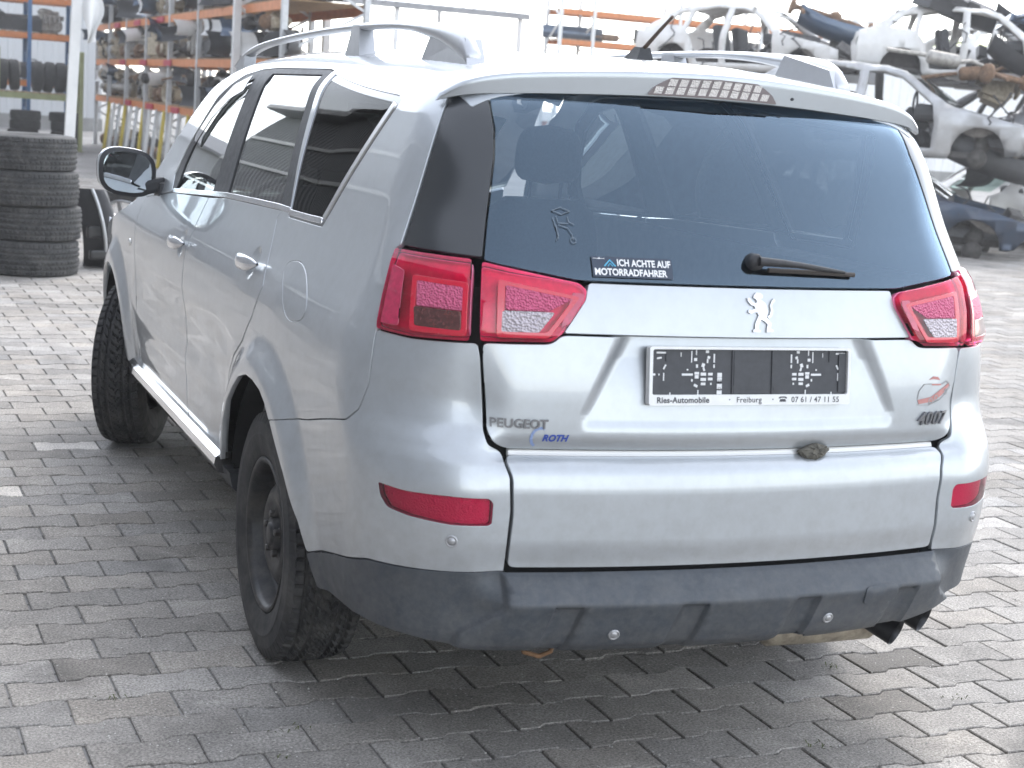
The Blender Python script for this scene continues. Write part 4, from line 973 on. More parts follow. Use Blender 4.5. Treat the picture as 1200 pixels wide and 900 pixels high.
pinkspk = reflector('pink speckled reflector', (.55, .10, .20), 210, .3, .35, 1.)
ribm = mat('ribbed red lens', (.55, .02, .09), .22, coat=1., noise=.35, nscale=70)
for nm, P, W in (('tail_lamp', LO, [(32.7, 1.148), (28.0, 1.144), (27.85, 1.045), (32.4, 1.045)]), ('tailgate_lamp', LI, [(24.9, 1.156), (19.3, 1.134), (18.25, 1.13), (20.6, 1.05), (24.7, 1.049)])):
    hs = panel(nm, deg(P), 'polar', reddark, car, off=-.014, gap=.002, mirror=True, rnd=.006, disp=sw, flange=.02)
    for hh, ss in zip(hs, (1, -1)):
        def sub(name, poly, m, off, **k):
            o = panel(name, deg([(ss*a, b) for a, b in poly]), 'polar', m, hh, off=off, disp=sw, **k); return o
        sub('lens', P, lampred, .006, gap=.003, rnd=.007, flange=.016)
        fr = W
        wa = np.array(fr); ctr = wa.mean(0)
        ring = lambda k: [tuple(ctr+(p-ctr)*k) for p in wa]
        q = deg([(ss*a, b) for a, b in ring(1.10)]); qi = deg([(ss*a, b) for a, b in ring(.93)])
        panel('lamp_frame', q, 'polar', redface, hh, off=.0075, disp=sw, gap=0, rnd=.006, flange=.003, holes=[qi], hole_gap=0, h=.012)
        zc = ctr[1]-.004
        up = [(a, max(b, zc)) for a, b in ring(.92)]; lo = [(a, min(b, zc-.002)) for a, b in ring(.92)]
        if nm == 'tailgate_lamp':
            sl_ = lambda z: 18.3+(1.13-z)*29.0
            lo = [(24.75, zc-.002), (sl_(zc)+.9, zc-.002), (sl_(1.054)+.9, 1.054), (24.7, 1.053)]
        sub('upper_reflector', up, pinkspk, .0075, gap=.001, rnd=.003, flange=.002)
        if nm == 'tail_lamp': sub('indicator_window', lo, mat('smoked reflector', (.22, .075, .07), .22, .6, 1., noise=.75, nscale=130, detail=6), .0078, gap=.001, rnd=.003, flange=.002)
        else: sub('reversing_window', lo, silverface, .0078, gap=.001, rnd=.003, flange=.002)
        if nm == 'tail_lamp': sub('side_ribs', [(35.3, 1.17), (33.9, 1.16), (33.7, 1.045), (35.6, 1.045)], ribm, .0072, gap=.001, rnd=.003, flange=.002)
        else: sub('side_ribs', [(18.6, 1.142), (17.5, 1.14), (17.5, 1.128), (18.7, 1.075), (19.6, 1.065)], ribm, .0072, gap=.001, rnd=.003, flange=.002)
# -- quarter panel
hole_q = sides([(1.345, 1.588), (.66, 1.541), (.622, 1.528), (.838, 1.2), (1.165, 1.195)])
QT = deg([(36.25, 1.03), (36.08, 1.102), (35.8, 1.204), (35.3, 1.213), (32.95, 1.551), (32.9, 1.585)])+sides([(.62, 1.603), (.9, 1.613), (1.2, 1.615), (1.435, 1.615), (1.40, 1.60), (1.18, 1.213), (1.262, 1.212), (1.267, 1.178), (1.18, 1.07), (1.132, 1.008), (1.18, .92), (1.274, .835), (1.38, .775), (1.45, .71), (1.485, .62), (1.505, .46), (1.445, .455), (1.415, .50), (1.378, .589), (1.32, .66), (1.246, .712), (1.17, .755), (1.08, .777), (1.0, .776), (.924, .765), (.87, .742), (.825, .706)])+deg([(57.79, .708), (47.7, .755), (38.84, .815), (37.36, .846), (36.5, .904), (36.35, 1.0)])
fuel_hole = deg([(52.62, 1.0485), (53.44, 1.063), (54.47, 1.0777), (55.77, 1.0913), (57.31, 1.1008), (58.86, 1.1048), (60.27, 1.1045), (61.55, 1.1022), (62.82, 1.099), (64.0, 1.0936), (64.81, 1.084), (64.85, 1.07), (64.11, 1.0538), (63.09, 1.0376), (62.06, 1.0223), (61.09, 1.007), (60.09, 0.9914), (58.96, 0.9772), (57.65, 0.9677), (56.34, 0.9642), (55.17, 0.9653), (54.14, 0.9684), (53.17, 0.9722), (52.26, 0.9782), (51.55, 0.9881), (51.24, 1.0021), (51.43, 1.0181), (51.94, 1.0337)])
panel('rear_wing', QT, 'polar', paint, car, mirror=True, holes=[hole_q, fuel_hole], gap=.0012, rnd=.006, h=.018, hole_gap=.001)
panel('fuel_flap', fuel_hole, 'polar', paint, car, mirror=True, gap=.0028, rnd=.012, off=.0005, h=.012)
# quarter window
q_in = sides([(1.325, 1.572), (.675, 1.525), (.868, 1.222), (1.165, 1.214)])
qo = [(a, b) for a, b in hole_q]
panel('window_trim', qo, 'polar', glossb, car, off=-.003, holes=[q_in], mirror=True, gap=.0005, hole_gap=0, rnd=.008, h=.012)
panel('side_window', q_in, 'polar', glass('privacy glass', (.10, .105, .105), 1.5, extra=.38), car, off=-.004, mirror=True, gap=0, rnd=.006, h=.03, flange=.003)
panel('window_strip', strip2d(sides([(1.17, 1.209), (1.05, 1.2105), (.95, 1.212), (.862, 1.2145)]), .013), 'polar', chrome, car, off=.002, gap=0, rnd=.002, h=.02, mirror=True, flange=.006)
panel('window_strip', strip2d(sides([(.850, 1.222), (.79, 1.315), (.72, 1.42), (.655, 1.52)]), .014), 'polar', brushed, car, off=.002, gap=0, rnd=.002, h=.02, mirror=True, flange=.006)
# -- doors (side projection: y, z)
fd = [(2.183, 1.168), (2.2, 1.1), (2.205, .955), (2.163, .75), (2.118, .60), (2.055, .515), (2.05, .468), (2.66, .452), (3.10, .437), (3.125, .55), (3.16, .84), (3.225, .98), (3.235, 1.085), (2.78, 1.138)]
rd = [(2.178, 1.168), (2.195, 1.1), (2.200, .955), (2.158, .75), (2.113, .60), (2.05, .515), (2.045, .468), (1.51, .462), (1.49, .62), (1.455, .71), (1.385, .778), (1.279, .838), (1.185, .923), (1.138, 1.008), (1.186, 1.07), (1.272, 1.178), (1.268, 1.205), (1.95, 1.185)]
HANDLES = ((2.30, 1.003), (1.32, 1.051))
def dent(x, y, z):
    d = 0
    for cy, cz in HANDLES: d = d-.009*sst(np.hypot((y-cy)/.052, (z-cz)/.050), 1, .45)
    return d
def rings(c): return [[(c[0]+.052*k*math.cos(R(a)), c[1]+.050*k*math.sin(R(a))) for a in range(0, 361, 15)] for k in (1.02, .88, .74, .6, .45, .25)]
fdo = panel('front_door', fd, 'side', paint, car, mirror=True, gap=.0018, rnd=.006, h=.024, disp=dent, creases=rings(HANDLES[0]))
rdo = panel('rear_door', rd, 'side', paint, car, mirror=True, gap=.0018, rnd=.006, h=.024, disp=dent, creases=rings(HANDLES[1]))
gw_f = [(2.165, 1.182), (2.222, 1.566), (2.40, 1.536), (2.568, 1.462), (2.70, 1.34), (2.752, 1.24), (2.75, 1.150)]
gw_r = [(2.055, 1.585), (1.468, 1.587), (1.288, 1.218), (1.952, 1.192)]
sur = [(2.80, 1.142), (2.86, 1.20), (2.80, 1.30), (2.62, 1.49), (2.42, 1.575), (2.25, 1.596), (2.06, 1.602), (1.46, 1.602), (1.39, 1.596), (1.178, 1.208), (1.268, 1.207), (1.95, 1.187), (2.18, 1.172)]
panel('door_frame', sur, 'side', blackp, car, mirror=True, holes=[gw_f, gw_r], gap=.0008, hole_gap=0, rnd=.006, h=.018, off=-.002)
panel('side_window', gw_f, 'side', gl_side, car, off=-.006, mirror=True, gap=0, rnd=.006, h=.04, flange=.003)
panel('side_window', gw_r, 'side', gl_side, car, off=-.006, mirror=True, gap=0, rnd=.01, h=.04, flange=.003)
panel('wind_deflector', strip2d([(2.235, 1.545), (2.40, 1.512), (2.555, 1.437), (2.675, 1.33)], .05), 'side', glass('smoked acrylic', (.22, .22, .23), 1.5), car, off=.008, gap=0, rnd=.01, h=.03, mirror=True, flange=.003)
panel('belt_strip', strip2d([(2.78, 1.146), (2.45, 1.165), (2.2, 1.180), (1.95, 1.194), (1.6, 1.205), (1.3, 1.213), (1.175, 1.213)], .013), 'side', chrome, car, off=.003, gap=0, rnd=.002, h=.03, mirror=True, flange=.006)
panel('roof_side', [(2.80, 1.142), (2.862, 1.20), (2.802, 1.302), (2.622, 1.492), (2.42, 1.577), (2.25, 1.598), (2.06, 1.604), (1.46, 1.604), (1.39, 1.598), (1.437, 1.615), (1.9, 1.6185), (2.3, 1.616), (2.6, 1.59), (2.85, 1.50), (3.02, 1.40), (3.2, 1.27), (3.36, 1.13), (3.24, 1.087)], 'side', paint, car, mirror=True, gap=.0008, rnd=.004, h=.02)
fend = [(3.238, 1.087), (3.229, .98), (3.165, .84), (3.13, .55), (3.118, .437), (3.26, .432)]+[(3.70+.425*math.cos(R(a)), .345+.43*math.sin(R(a))) for a in range(166, 8, -8)]+[(4.2, .40), (4.3, .55), (4.3, .75), (4.15, .90), (3.85, .955), (3.55, 1.02), (3.36, 1.10)]
fw = panel('front_wing', fend, 'side', paint, car, mirror=True, gap=.0012, rnd=.004, h=.025)
for s in (-1, 1):
    m_ = MB(); m_.ball((s*.885, 3.30, .90), (.012, .03, .016)); m_.build('side_repeater', mat('clear repeater', (.75, .74, .72), .2, .1, 1.), car)
# -- roof, windscreen, bonnet, nose
def edge_x(y, z): return surf('side', [(y, z)])[0][0][0]
re_pts = [(edge_x(y, z), y) for y, z in ((.62, 1.603), (.9, 1.613), (1.2, 1.615), (1.437, 1.615), (1.9, 1.6185), (2.3, 1.616), (2.6, 1.59), (2.72, 1.556))]
roof_poly = [(-.60, .36), (-.63, .46)]+re_pts+[(-.50, 2.80), (-.25, 2.86)]
roof = panel('roof', roof_poly+[(-a, b) for a, b in roof_poly[::-1]], 'top', paint, car, gap=-.001, rnd=.004, h=.035)
ws = [(-.60, 2.72), (-.5, 2.80), (-.25, 2.86), (0, 2.88), (.25, 2.86), (.5, 2.80), (.60, 2.72), (.66, 2.95), (.69, 3.13), (.71, 3.34), (.5, 3.50), (.25, 3.56), (0, 3.58), (-.25, 3.56), (-.5, 3.50), (-.71, 3.34), (-.69, 3.13), (-.66, 2.95)]
panel('windscreen', ws, 'top', gl_front, car, off=-.002, gap=0, rnd=.004, h=.06)
bon = [(-.71, 3.36), (-.5, 3.52), (-.25, 3.58), (0, 3.60), (.25, 3.58), (.5, 3.52), (.71, 3.36), (.80, 3.6), (.80, 3.9), (.74, 4.2), (.6, 4.38), (.3, 4.46), (0, 4.48), (-.3, 4.46), (-.6, 4.38), (-.74, 4.2), (-.80, 3.9), (-.80, 3.6)]
panel('bonnet', bon, 'top', paint, car, gap=.002, rnd=.01, h=.05)
panel('front_bumper', [(R(t)*KS, z) for t, z in ((-38, .32), (38, .32), (40, .70), (25, .80), (0, .82), (-25, .80), (-40, .70))], 'front', paint, car, gap=.002, h=.05)
for s in (-1, 1):
    panel('headlamp', [(R(s*t)*KS, z) for t, z in ((26, .82), (40, .72), (44, .80), (42, .93), (30, .88))], 'front', mat('headlamp glass', (.6, .62, .64), .08, .3, 1.), car, gap=.003, h=.04)
# -- tailgate spoiler with the high brake lamp
spl = MB()
lowl = [(-0.665, 0.415, 1.537), (-0.6, 0.382, 1.554), (-0.52, 0.36, 1.562), (-0.4, 0.338, 1.57), (-0.2, 0.312, 1.579), (0, 0.303, 1.582), (0.2, 0.312, 1.579), (0.4, 0.338, 1.57), (0.52, 0.36, 1.562), (0.6, 0.382, 1.554), (0.665, 0.415, 1.537)]
upl = [(-0.652, 0.405, 1.556), (-0.605, 0.382, 1.585), (-0.53, 0.36, 1.605), (-0.4, 0.335, 1.62), (-0.2, 0.309, 1.634), (0, 0.3, 1.64), (0.2, 0.309, 1.634), (0.4, 0.335, 1.62), (0.53, 0.36, 1.605), (0.605, 0.382, 1.585), (0.652, 0.405, 1.556)]
def cr(pts, t):
    n = len(pts)-1; f = min(max(t*n, 0), n-1e-6); i = int(f); u = f-i
    P = [np.array(pts[min(max(i+k, 0), n)], float) for k in (-1, 0, 1, 2)]
    return .5*((2*P[1])+(-P[0]+P[2])*u+(2*P[0]-5*P[1]+4*P[2]-P[3])*u*u+(-P[0]+3*P[1]-3*P[2]+P[3])*u**3)
def spf(t, s):
    lo, up = cr(lowl, t), cr(upl, t); x = up[0]
    yb = .50+.10*x*x; xc = max(-.60, min(.60, x)); zb = float(surf('top', [(xc, yb)])[0][0][2])+.0015; fr = np.array([xc, yb, zb]); e_ = float(sst(abs(x), .575, .652))
    sp_ = surf('side', [(.47, 1.565)], .001)[0][0]; sp_[0] *= -1 if x > 0 else 1
    fr = fr*(1-e_)+sp_*e_; zb = fr[2]; mid = up+(fr-up)*.42+np.array([0, 0, .004*(1-e_)]); rim = up+np.array([0, .012, .004])
    ee = float(sst(abs(x), .52, .652)); und = np.array([lo[0]*(1-.02*ee), lo[1]+.07*(1-ee)+.02, lo[2]+.004+.012*ee])
    keys = [und, lo+np.array([0, .012, -.003]), lo, lo+(up-lo)*.5+np.array([0, -.002, 0]), up-np.array([0, .003, .006]), up, rim, mid, fr]
    f = s*(len(keys)-1); i = min(int(f), len(keys)-2); return keys[i]+(keys[i+1]-keys[i])*(f-i)
spl.grid(spf, 61, 17)
spoiler = spl.build('spoiler', paint, car)
for p in spoiler.data.polygons: p.use_smooth = True
em = spoiler.modifiers.new('edge', 'EDGE_SPLIT'); em.split_angle = R(38)
def face_pt(x, k, out):
    t = 0
    lo = np.array([x, np.interp(x, [p[0] for p in lowl], [p[1] for p in lowl]), np.interp(x, [p[0] for p in lowl], [p[2] for p in lowl])])
    up = np.array([x, np.interp(x, [p[0] for p in upl], [p[1] for p in upl]), np.interp(x, [p[0] for p in upl], [p[2] for p in upl])])
    p = lo+(up-lo)*k; n = np.array([0, -.99, -.1]); return p+n*out
bl = MB()
N = 30; vs = []; fs = []
for i in range(N+1):
    x = -.185+.345*i/N; e = min(1, min(i, N-i)/5); top = .12+.70*e**.6
    for k, o_ in ((.06, .0), (.06, .006), (top, .006), (top, .0)): vs.append(face_pt(x, k, o_))
for i in range(N):
    for k in range(3): fs.append((i*4+k, i*4+k+1, (i+1)*4+k+1, (i+1)*4+k))
bl.add(vs, fs, False); blo = bl.build('high_brake_lamp', mat('brake lamp frame', (.17, .14, .14), .3, coat=1), spoiler)
lc = MB()
for i in range(11):
    x0 = -.168+.0285*i; e = min(1, (min(i, 10-i)+.6)/2.); top = .2+.55*e
    for rr in range(2):
        k0 = .14+rr*.33
        if k0+.26 > top+.10: continue
        dx = -.004+rr*.006
        q = [face_pt(x0+dx, k0, .0065), face_pt(x0+dx+.0205, k0, .0065), face_pt(x0+dx+.0255, k0+.29, .0075), face_pt(x0+dx+.005, k0+.29, .0075)]
        lc.add(q, [(0, 1, 2, 3)])
lc.build('lamp_cells', reflector('cell reflector', (.75, .70, .66), 300, .3, .3), spoiler)
nz = MB(); nz.ball(face_pt(.208, .35, .001), (.006, .004, .004)); nz.build('washer_jet', blackp, spoiler)
# -- roof rails and aerial
for s in (-1, 1):
    rl = MB(); prof = [(3.14, 1.615, .012), (3.0, 1.660, .02), (2.75, 1.697, .022), (2.3, 1.722, .022), (1.8, 1.738, .022), (1.35, 1.742, .022), (1.05, 1.738, .028), (.85, 1.731, .045), (.74, 1.724, .06), (.655, 1.712, .075), (.60, 1.690, .07), (.57, 1.655, .04)]
    sp_ = [cr(prof, i/40) for i in range(41)]; vs = []; fs = []
    for i, (y, z, hh) in enumerate(sp_):
        for a in range(10):
            an = 2*math.pi*a/10; vs.append((s*(.515+.008*(y < 1))+.023*math.cos(an), y, z-.5*hh+.5*hh*math.sin(an)))
    for i in range(40):
        for a in range(10): fs.append((i*10+a, i*10+(a+1) % 10, (i+1)*10+(a+1) % 10, (i+1)*10+a))
    fs.append(tuple(range(9, -1, -1))); fs.append(tuple(400+a for a in range(10))); rl.add(vs, fs, True); rail = rl.build('roof_rail', mat('rail metal', (.55, .56, .58), .35, .7, noise=.05), car)
    def foot(y0, y1, yt0, yt1, w=.05):
        ft = MB(); zb0 = float(surf('top', [(s*.52, y0)])[0][0][2])-.012; zb1 = float(surf('top', [(s*.52, y1)])[0][0][2])-.012
        zt0 = float(np.interp(yt0, [p[0] for p in prof[::-1]], [p[1] for p in prof[::-1]])); zt1 = float(np.interp(yt1, [p[0] for p in prof[::-1]], [p[1] for p in prof[::-1]]))
        vs = [(s*.52-w/2, y0, zb0), (s*.52+w/2, y0, zb0), (s*.52+w/2, y1, zb1), (s*.52-w/2, y1, zb1), (s*.515-w*.42, yt0, zt0-.004), (s*.515+w*.42, yt0, zt0-.004), (s*.515+w*.42, yt1, zt1-.004), (s*.515-w*.42, yt1, zt1-.004)]
        ft.add(vs, [(0, 3, 2, 1), (4, 5, 6, 7), (0, 1, 5, 4), (1, 2, 6, 5), (2, 3, 7, 6), (3, 0, 4, 7)]); ft.build('rail_foot', mat('rail metal', (.55, .56, .58)), rail)
    foot(.555, .90, .60, .83); foot(1.45, 1.60, 1.49, 1.56); foot(2.98, 3.14, 2.96, 3.1)
ae = MB(); z0 = float(surf('top', [(0, .72)])[0][0][2])
ae.add([(-.024, .70, z0-.004), (.024, .70, z0-.004), (.02, .80, z0-.004), (-.02, .80, z0-.004), (-.014, .706, z0+.03), (.014, .706, z0+.03), (.012, .745, z0+.032), (-.012, .745, z0+.032)], [(0, 3, 2, 1), (4, 5, 6, 7), (0, 1, 5, 4), (1, 2, 6, 5), (2, 3, 7, 6), (3, 0, 4, 7)])
aer = ae.build('aerial', blackp, car)
aw = MB(); aw.tube([(0, .72, z0+.025), (.0, .645, z0+.066), (0, .57, z0+.105)], [.006, .005, .004]); aw.build('aerial_rod', mat('worn rod', (.12, .075, .05), .6, noise=.4, nscale=60), aer)
# -- door handles, mirrors, sills
for s in (-1, 1):
    for y, z, dr in ((2.30, 1.005, fdo), (1.32, 1.053, rdo)):
        x = float(edge_x(y, z)); dd = dr[0 if s < 0 else 1]
        hd = MB(); L = .095
        def hf(t, k, x=x, y=y, z=z, L=L):
            a = (t-.5)*2; e = math.sqrt(max(0, 1-abs(a)**3)); an = 2*math.pi*k
            return (-s*x+s*(.012+.022*e+.010*math.cos(an)*(.4+.6*e)), y-a*L, z+(.019*e+.004)*math.sin(an)+.004*a)
        hd.grid(hf, 19, 13); hd.build('door_handle', mat('handle chrome paint', (.66, .67, .69), .22, .85, 1.), dd)
    mi = MB()
    def mf(t, k):
        a = 2*math.pi*t; rr = [(.0, .0), (.60, .0), (.86, .01), (1.0, .03), (.97, .09), (.85, .13), (.5, .16), (0, .168)]
        f = k*(len(rr)-1); i = min(int(f), len(rr)-2); r_, d_ = [rr[i][q]+(rr[i+1][q]-rr[i][q])*(f-i) for q in (0, 1)]
        ca, sa = math.cos(a), math.sin(a); n = 2.9; q = (abs(ca)**n+abs(sa)**n)**(-1/n)
        return (s*(.955-.0*d_)+.108*r_*q*ca*1.0, 2.985+d_+s*0+.06*(ca*s)*r_*-.35, 1.192+.09*r_*q*sa+.010*ca*s*r_)
    mi.grid(mf, 41, 15); mo = mi.build('wing_mirror', mat('mirror cap paint', (.60, .63, .66), .3, .8, 1., noise=.02), car)
    mg = MB()
    pts = []
    for i in range(40):
        a = 2*math.pi*i/40; ca, sa = math.cos(a), math.sin(a); n = 2.9; q = (abs(ca)**n+abs(sa)**n)**(-1/n)
        pts.append((s*.955+.092*q*ca, 2.981+.06*ca*s*-.3, 1.192+.075*q*sa+.009*ca*s))
    mg.add(pts, [tuple(range(40))]); mg.build('mirror_glass', mat('mirror', (.75, .8, .84), .02, 1.), mo)
    mb_ = MB()
    rim = [(s*.955+(p[0]-s*.955)*1.17, p[1]+.004, 1.192+(p[2]-1.192)*1.19) for p in pts]; rim2 = [(p[0], p[1]-.004, p[2]) for p in pts]
    mb_.add(rim+rim2, [(i, (i+1) % 40, 40+(i+1) % 40, 40+i) for i in range(40)], True); mb_.build('mirror_surround', blackp, mo)
    ar = MB(); ar.box((s*.852, 3.03, 1.145), (.09, .075, .055), (0, s*.25, 0), .015); ar.box((s*.815, 3.04, 1.13), (.05, .14, .06), None, .015); ar.build('mirror_arm', blackp, mo)
    sl = MB()
    prf = [(.85, .474), (.894, .471), (.912, .458), (.916, .436), (.902, .412), (.86, .400)]
    vs = [(s*x_*(1-.012*(y_ > 3.05)), y_, z_-.008*(y_-1.5)/1.6) for y_ in (1.47, 1.6, 2.0, 2.5, 3.0, 3.16) for x_, z_ in prf]
    sl.add(vs, [(i*6+k, i*6+k+1, (i+1)*6+k+1, (i+1)*6+k) for i in range(5) for k in range(5)], False); sl.add([vs[k] for k in range(6)], [(0, 1, 2, 3, 4, 5)]); sl.add([vs[30+k] for k in range(6)], [(5, 4, 3, 2, 1, 0)])
    sl.build('sill_trim', chrome, car)
    sb = MB(); sb.prism([(s*.88, .422), (s*.87, .375), (s*.80, .32), (s*.70, .31), (s*.70, .42)], 1.42, 3.25); sb.build('sill_skirt', blackp, car)
# -- number plate holder
ph = MB()
PW, PH_ = .524, .128
def ring2(w, h, r, n=5):
    o = []
    for cx, cy, a0 in ((w/2-r, h/2-r, 0), (-w/2+r, h/2-r, 90), (-w/2+r, -h/2+r, 180), (w/2-r, -h/2+r, 270)):
        o += [(cx+r*math.cos(R(a0+90*k/n)), cy+r*math.sin(R(a0+90*k/n))) for k in range(n+1)]
    return o
# plate local: x right, z up, -y towards the viewer
o_ = ring2(PW+.006, PH_+.004, .006); i_ = [(x, z+.0088) for x, z in ring2(PW-.010, PH_-.026, .005)]
n = len(o_); fr = MB()
fr.add([(x, -.006, z) for x, z in o_]+[(x, -.006, z) for x, z in i_]+[(x, .012, z) for x, z in o_]+[(x, .004, z) for x, z in i_],
       [(k, (k+1) % n, n+(k+1) % n, n+k) for k in range(n)]+[(k, 2*n+k, 2*n+(k+1) % n, (k+1) % n) for k in range(n)]+[(n+k, n+(k+1) % n, 3*n+(k+1) % n, 3*n+k) for k in range(n)])
plate = fr.build('plate_holder', mat('white plastic', (.80, .80, .79), .4, noise=.08, nscale=40), car)
plate.location = (.003, .0375, .966); plate.rotation_euler = (-R(7.5), 0, 0)
bk = MB(); bk.box((0, .0065, .006), (PW-.004, .008, PH_-.012)); bk.box((-.05, .0015, .008), (.003, .004, .100)); bk.box((.055, .0015, .008), (.003, .004, .100)); bk.box((0, .002, .008), (.092, .002, .098), None, .002)
bk.box((.245, .0015, .008), (.02, .004, .09)); bk.box((0, .0005, .035), (.06, .001, .0015)); bk.box((0, .0005, -.03), (.05, .001, .0015))
for x in (-.22, .21): bk.box((x, .0015, .045), (.003, .003, .025))
for x, z in ((-.045, -.028), (.062, -.028)): bk.box((x, .0005, z), (.006, .001, .006))
backing = bk.build('plate_backing', mat('dark grey plastic', (.045, .047, .055), .45, noise=.2, nscale=60), plate)
sl = MB(); random.seed(4)
def slot(x, z, w, h, r=0): sl.box((x, .0018, z), (w, .0014, h), (0, R(r), 0), .0006)
for sx, x0 in ((1, 0), (-1, .008)):
    for x, z, w, h, r in ((-.232, .052, .026, .004, 0), (-.238, .040, .012, .004, -10), (-.224, .020, .004, .012, 30), (-.251, .003, .008, .005, 0), (-.238, .003, .003, .004, 0), (-.226, -.002, .003, .018, 0), (-.166, .003, .028, .005, 0),
                          (-.156, .043, .003, .026, 0), (-.144, .053, .003, .012, 0), (-.146, .037, .008, .007, 0), (-.142, .022, .005, .008, 0), (-.116, .055, .008, .006, 0), (-.112, .042, .007, .006, 20), (-.115, .034, .004, .010, 0), (-.126, .024, .008, .009, 20), (-.124, .015, .005, .008, -20), (-.098, .040, .004, .020, 0), (-.098, .022, .004, .008, 0), (-.183, .048, .002, .010, 0),
                          (-.142, .006, .012, .006, 0), (-.142, -.002, .010, .008, 0), (-.125, .004, .014, .007, 0), (-.125, -.008, .014, .007, 0), (-.107, .004, .012, .006, 0), (-.107, -.007, .012, .006, 0), (-.125, -.018, .012, .006, 0), (-.144, -.022, .010, .006, 25), (-.105, -.018, .004, .005, 0), (-.154, -.010, .004, .006, 0), (-.138, -.040, .003, .016, 0), (-.166, .014, .004, .004, 0), (-.226, -.044, .030, .003, 0), (-.209, -.041, .003, .008, 0)):
        slot(sx*x+x0, z, w, h, sx*r)
slot(-.083, .002, .012, .010); slot(-.083, -.008, .012, .009); slot(-.083, -.024, .013, .012); slot(-.083, -.037, .013, .009)
sl.build('slot', mat('painted metal behind slots', (.72, .72, .72), .5), plate)['kind'] = 'stuff'
kn = MB()
for z in (-.012, -.029): kn.lathe([(.0045, -.0005), (.0045, .001), (.0028, .001), (.0028, -.0005)], (-.083, .0008, z), 'Y', 12)
kn.build('plug', mat('black stud', (.02, .02, .02), .5), plate)
def ptext(s, x, z, size, bold, parent, sp=1.):
    v, f = text_mesh(s, size, bold, 0, .0003, sp); vv = [(x+a, -.0064-c*1., z+b) for a, b, c in v]
    m_ = MB(); m_.add(vv, f); return m_.build('lettering', mat('dark print', (.05, .05, .06), .5), parent)
ptext('Ries-Automobile', -.246, -.0600, .0185, .00045, plate, 1.06); ptext('·', -.062, -.0595, .018, .0004, plate); ptext('Freiburg', -.042, -.0600, .0182, .0001, plate, 1.08)
ptext('·', .052, -.0595, .018, .0004, plate); ptext('07 61 / 47 11 55', .104, -.0600, .0180, .0001, plate, 1.08)
tp = MB()  # telephone sign
tp.prism([(.072, -.0588), (.090, -.0588), (.0875, -.0525), (.0745, -.0525)], -.0066, -.006); tp.prism([(.070, -.0515), (.0705, -.0485), (.075, -.0468), (.087, -.0468), (.0915, -.0485), (.092, -.0515), (.088, -.0515), (.087, -.0498), (.075, -.0498), (.074, -.0515)], -.0066, -.006)
tp.build('telephone_sign', mat('dark print', (.05, .05, .06)), plate)
# -- lettering, emblem and stickers
chl = mat('chrome lettering', (.20, .20, .21), .32, .8)
decal('lettering', text_mesh('PEUGEOT', .0275, .0009, 0, .0022, 1.05), -.613, .845, chl, tailgate, .001)
decal('lettering', text_mesh('ROTH', .0205, .0008, .25, .0003, 1.0), -.498, .8165, mat('blue print', (.03, .07, .35), .5), tailgate, .0008)
decal('sticker_arc', flat([strip2d([(-.498+.022*math.cos(R(a))-.003, .823+.022*math.sin(R(a))) for a in range(70, 250, 12)], .006)]), 0, 0, mat('pale blue print', (.25, .33, .55), .5), tailgate, .0007)
decal('lettering', text_mesh('4007', .046, .0002, .30, .0025, 1.04), .488, .8415, chl, tailgate, .001)
# rampant lion in chrome
lion = [[(.30, .93), (.38, 1.0), (.52, .99), (.60, .93), (.58, .86), (.50, .84), (.56, .80), (.66, .74), (.72, .64), (.74, .50), (.70, .38), (.78, .30), (.86, .22), (.82, .10), (.92, .06), (.90, .0), (.70, .0), (.70, .08), (.73, .20), (.62, .28), (.52, .32), (.48, .26), (.42, .16), (.44, .06), (.50, .04), (.48, .0), (.26, .0), (.26, .06), (.32, .08), (.32, .20), (.38, .32), (.44, .42), (.40, .50), (.30, .50), (.18, .46), (.10, .50), (.12, .56), (.22, .56), (.34, .60), (.30, .66), (.20, .68), (.10, .78), (.08, .86), (.16, .86), (.24, .76), (.36, .73), (.40, .78), (.34, .84), (.28, .86)],
        [(.72, .40), (.80, .44), (.84, .56), (.82, .68), (.88, .80), (.96, .86), (1.0, .80), (.92, .74), (.88, .66), (.92, .54), (.88, .42), (.78, .34)]]
S_ = .088
decal('emblem', flat([[(x*S_*.92, z*S_) for x, z in q] for q in lion], .0035), -.022, 1.066, mat('emblem chrome', (.58, .58, .60), .28, .9), garn, .001)
# motorist sticker on the glass
stk = MB(); bx0, bz0, sw_, sh_ = -.388, 1.183, .190, .043
lets = text_mesh('ICH ACHTE AUF', .0195, .0006, 0, .0002, 1.02); l2 = text_mesh('MOTORRADFAHRER', .0195, .0006, 0, .0002, 1.0)
wv = lets[0][:, 0].max(); lets[0][:, 0] *= .128/wv; wv = l2[0][:, 0].max(); l2[0][:, 0] *= .172/wv
white = mat('white print', (.82, .82, .82), .5)
rw = [o for o in car.children if o.name == 'rear_window'][0]
stb = decal('sticker', flat([[(0, 0), (sw_, 0), (sw_, sh_), (0, sh_)]]), bx0, bz0-.006, mat('dark sticker', (.035, .05, .08), .45), rw, .0012)
decal('lettering', lets, bx0+.058, bz0+.0185, white, rw, .0022); decal('lettering', l2, bx0+.004, bz0-.0015, white, rw, .0022)
decal('sticker_line', flat([[(.003, .033), (.03, .033), (.03, .0338), (.003, .0338)], [(.013, .0325), (.02, .0325), (.018, .036)]]), bx0, bz0-.001, white, rw, .0022)
decal('sticker_roof', flat([strip2d([(.028, .018), (.042, .031), (.054, .018)], .003), strip2d([(.036, .018), (.042, .024), (.048, .018)], .002)]), bx0, bz0-.001, mat('light blue print', (.10, .42, .62), .5), rw, .0022)
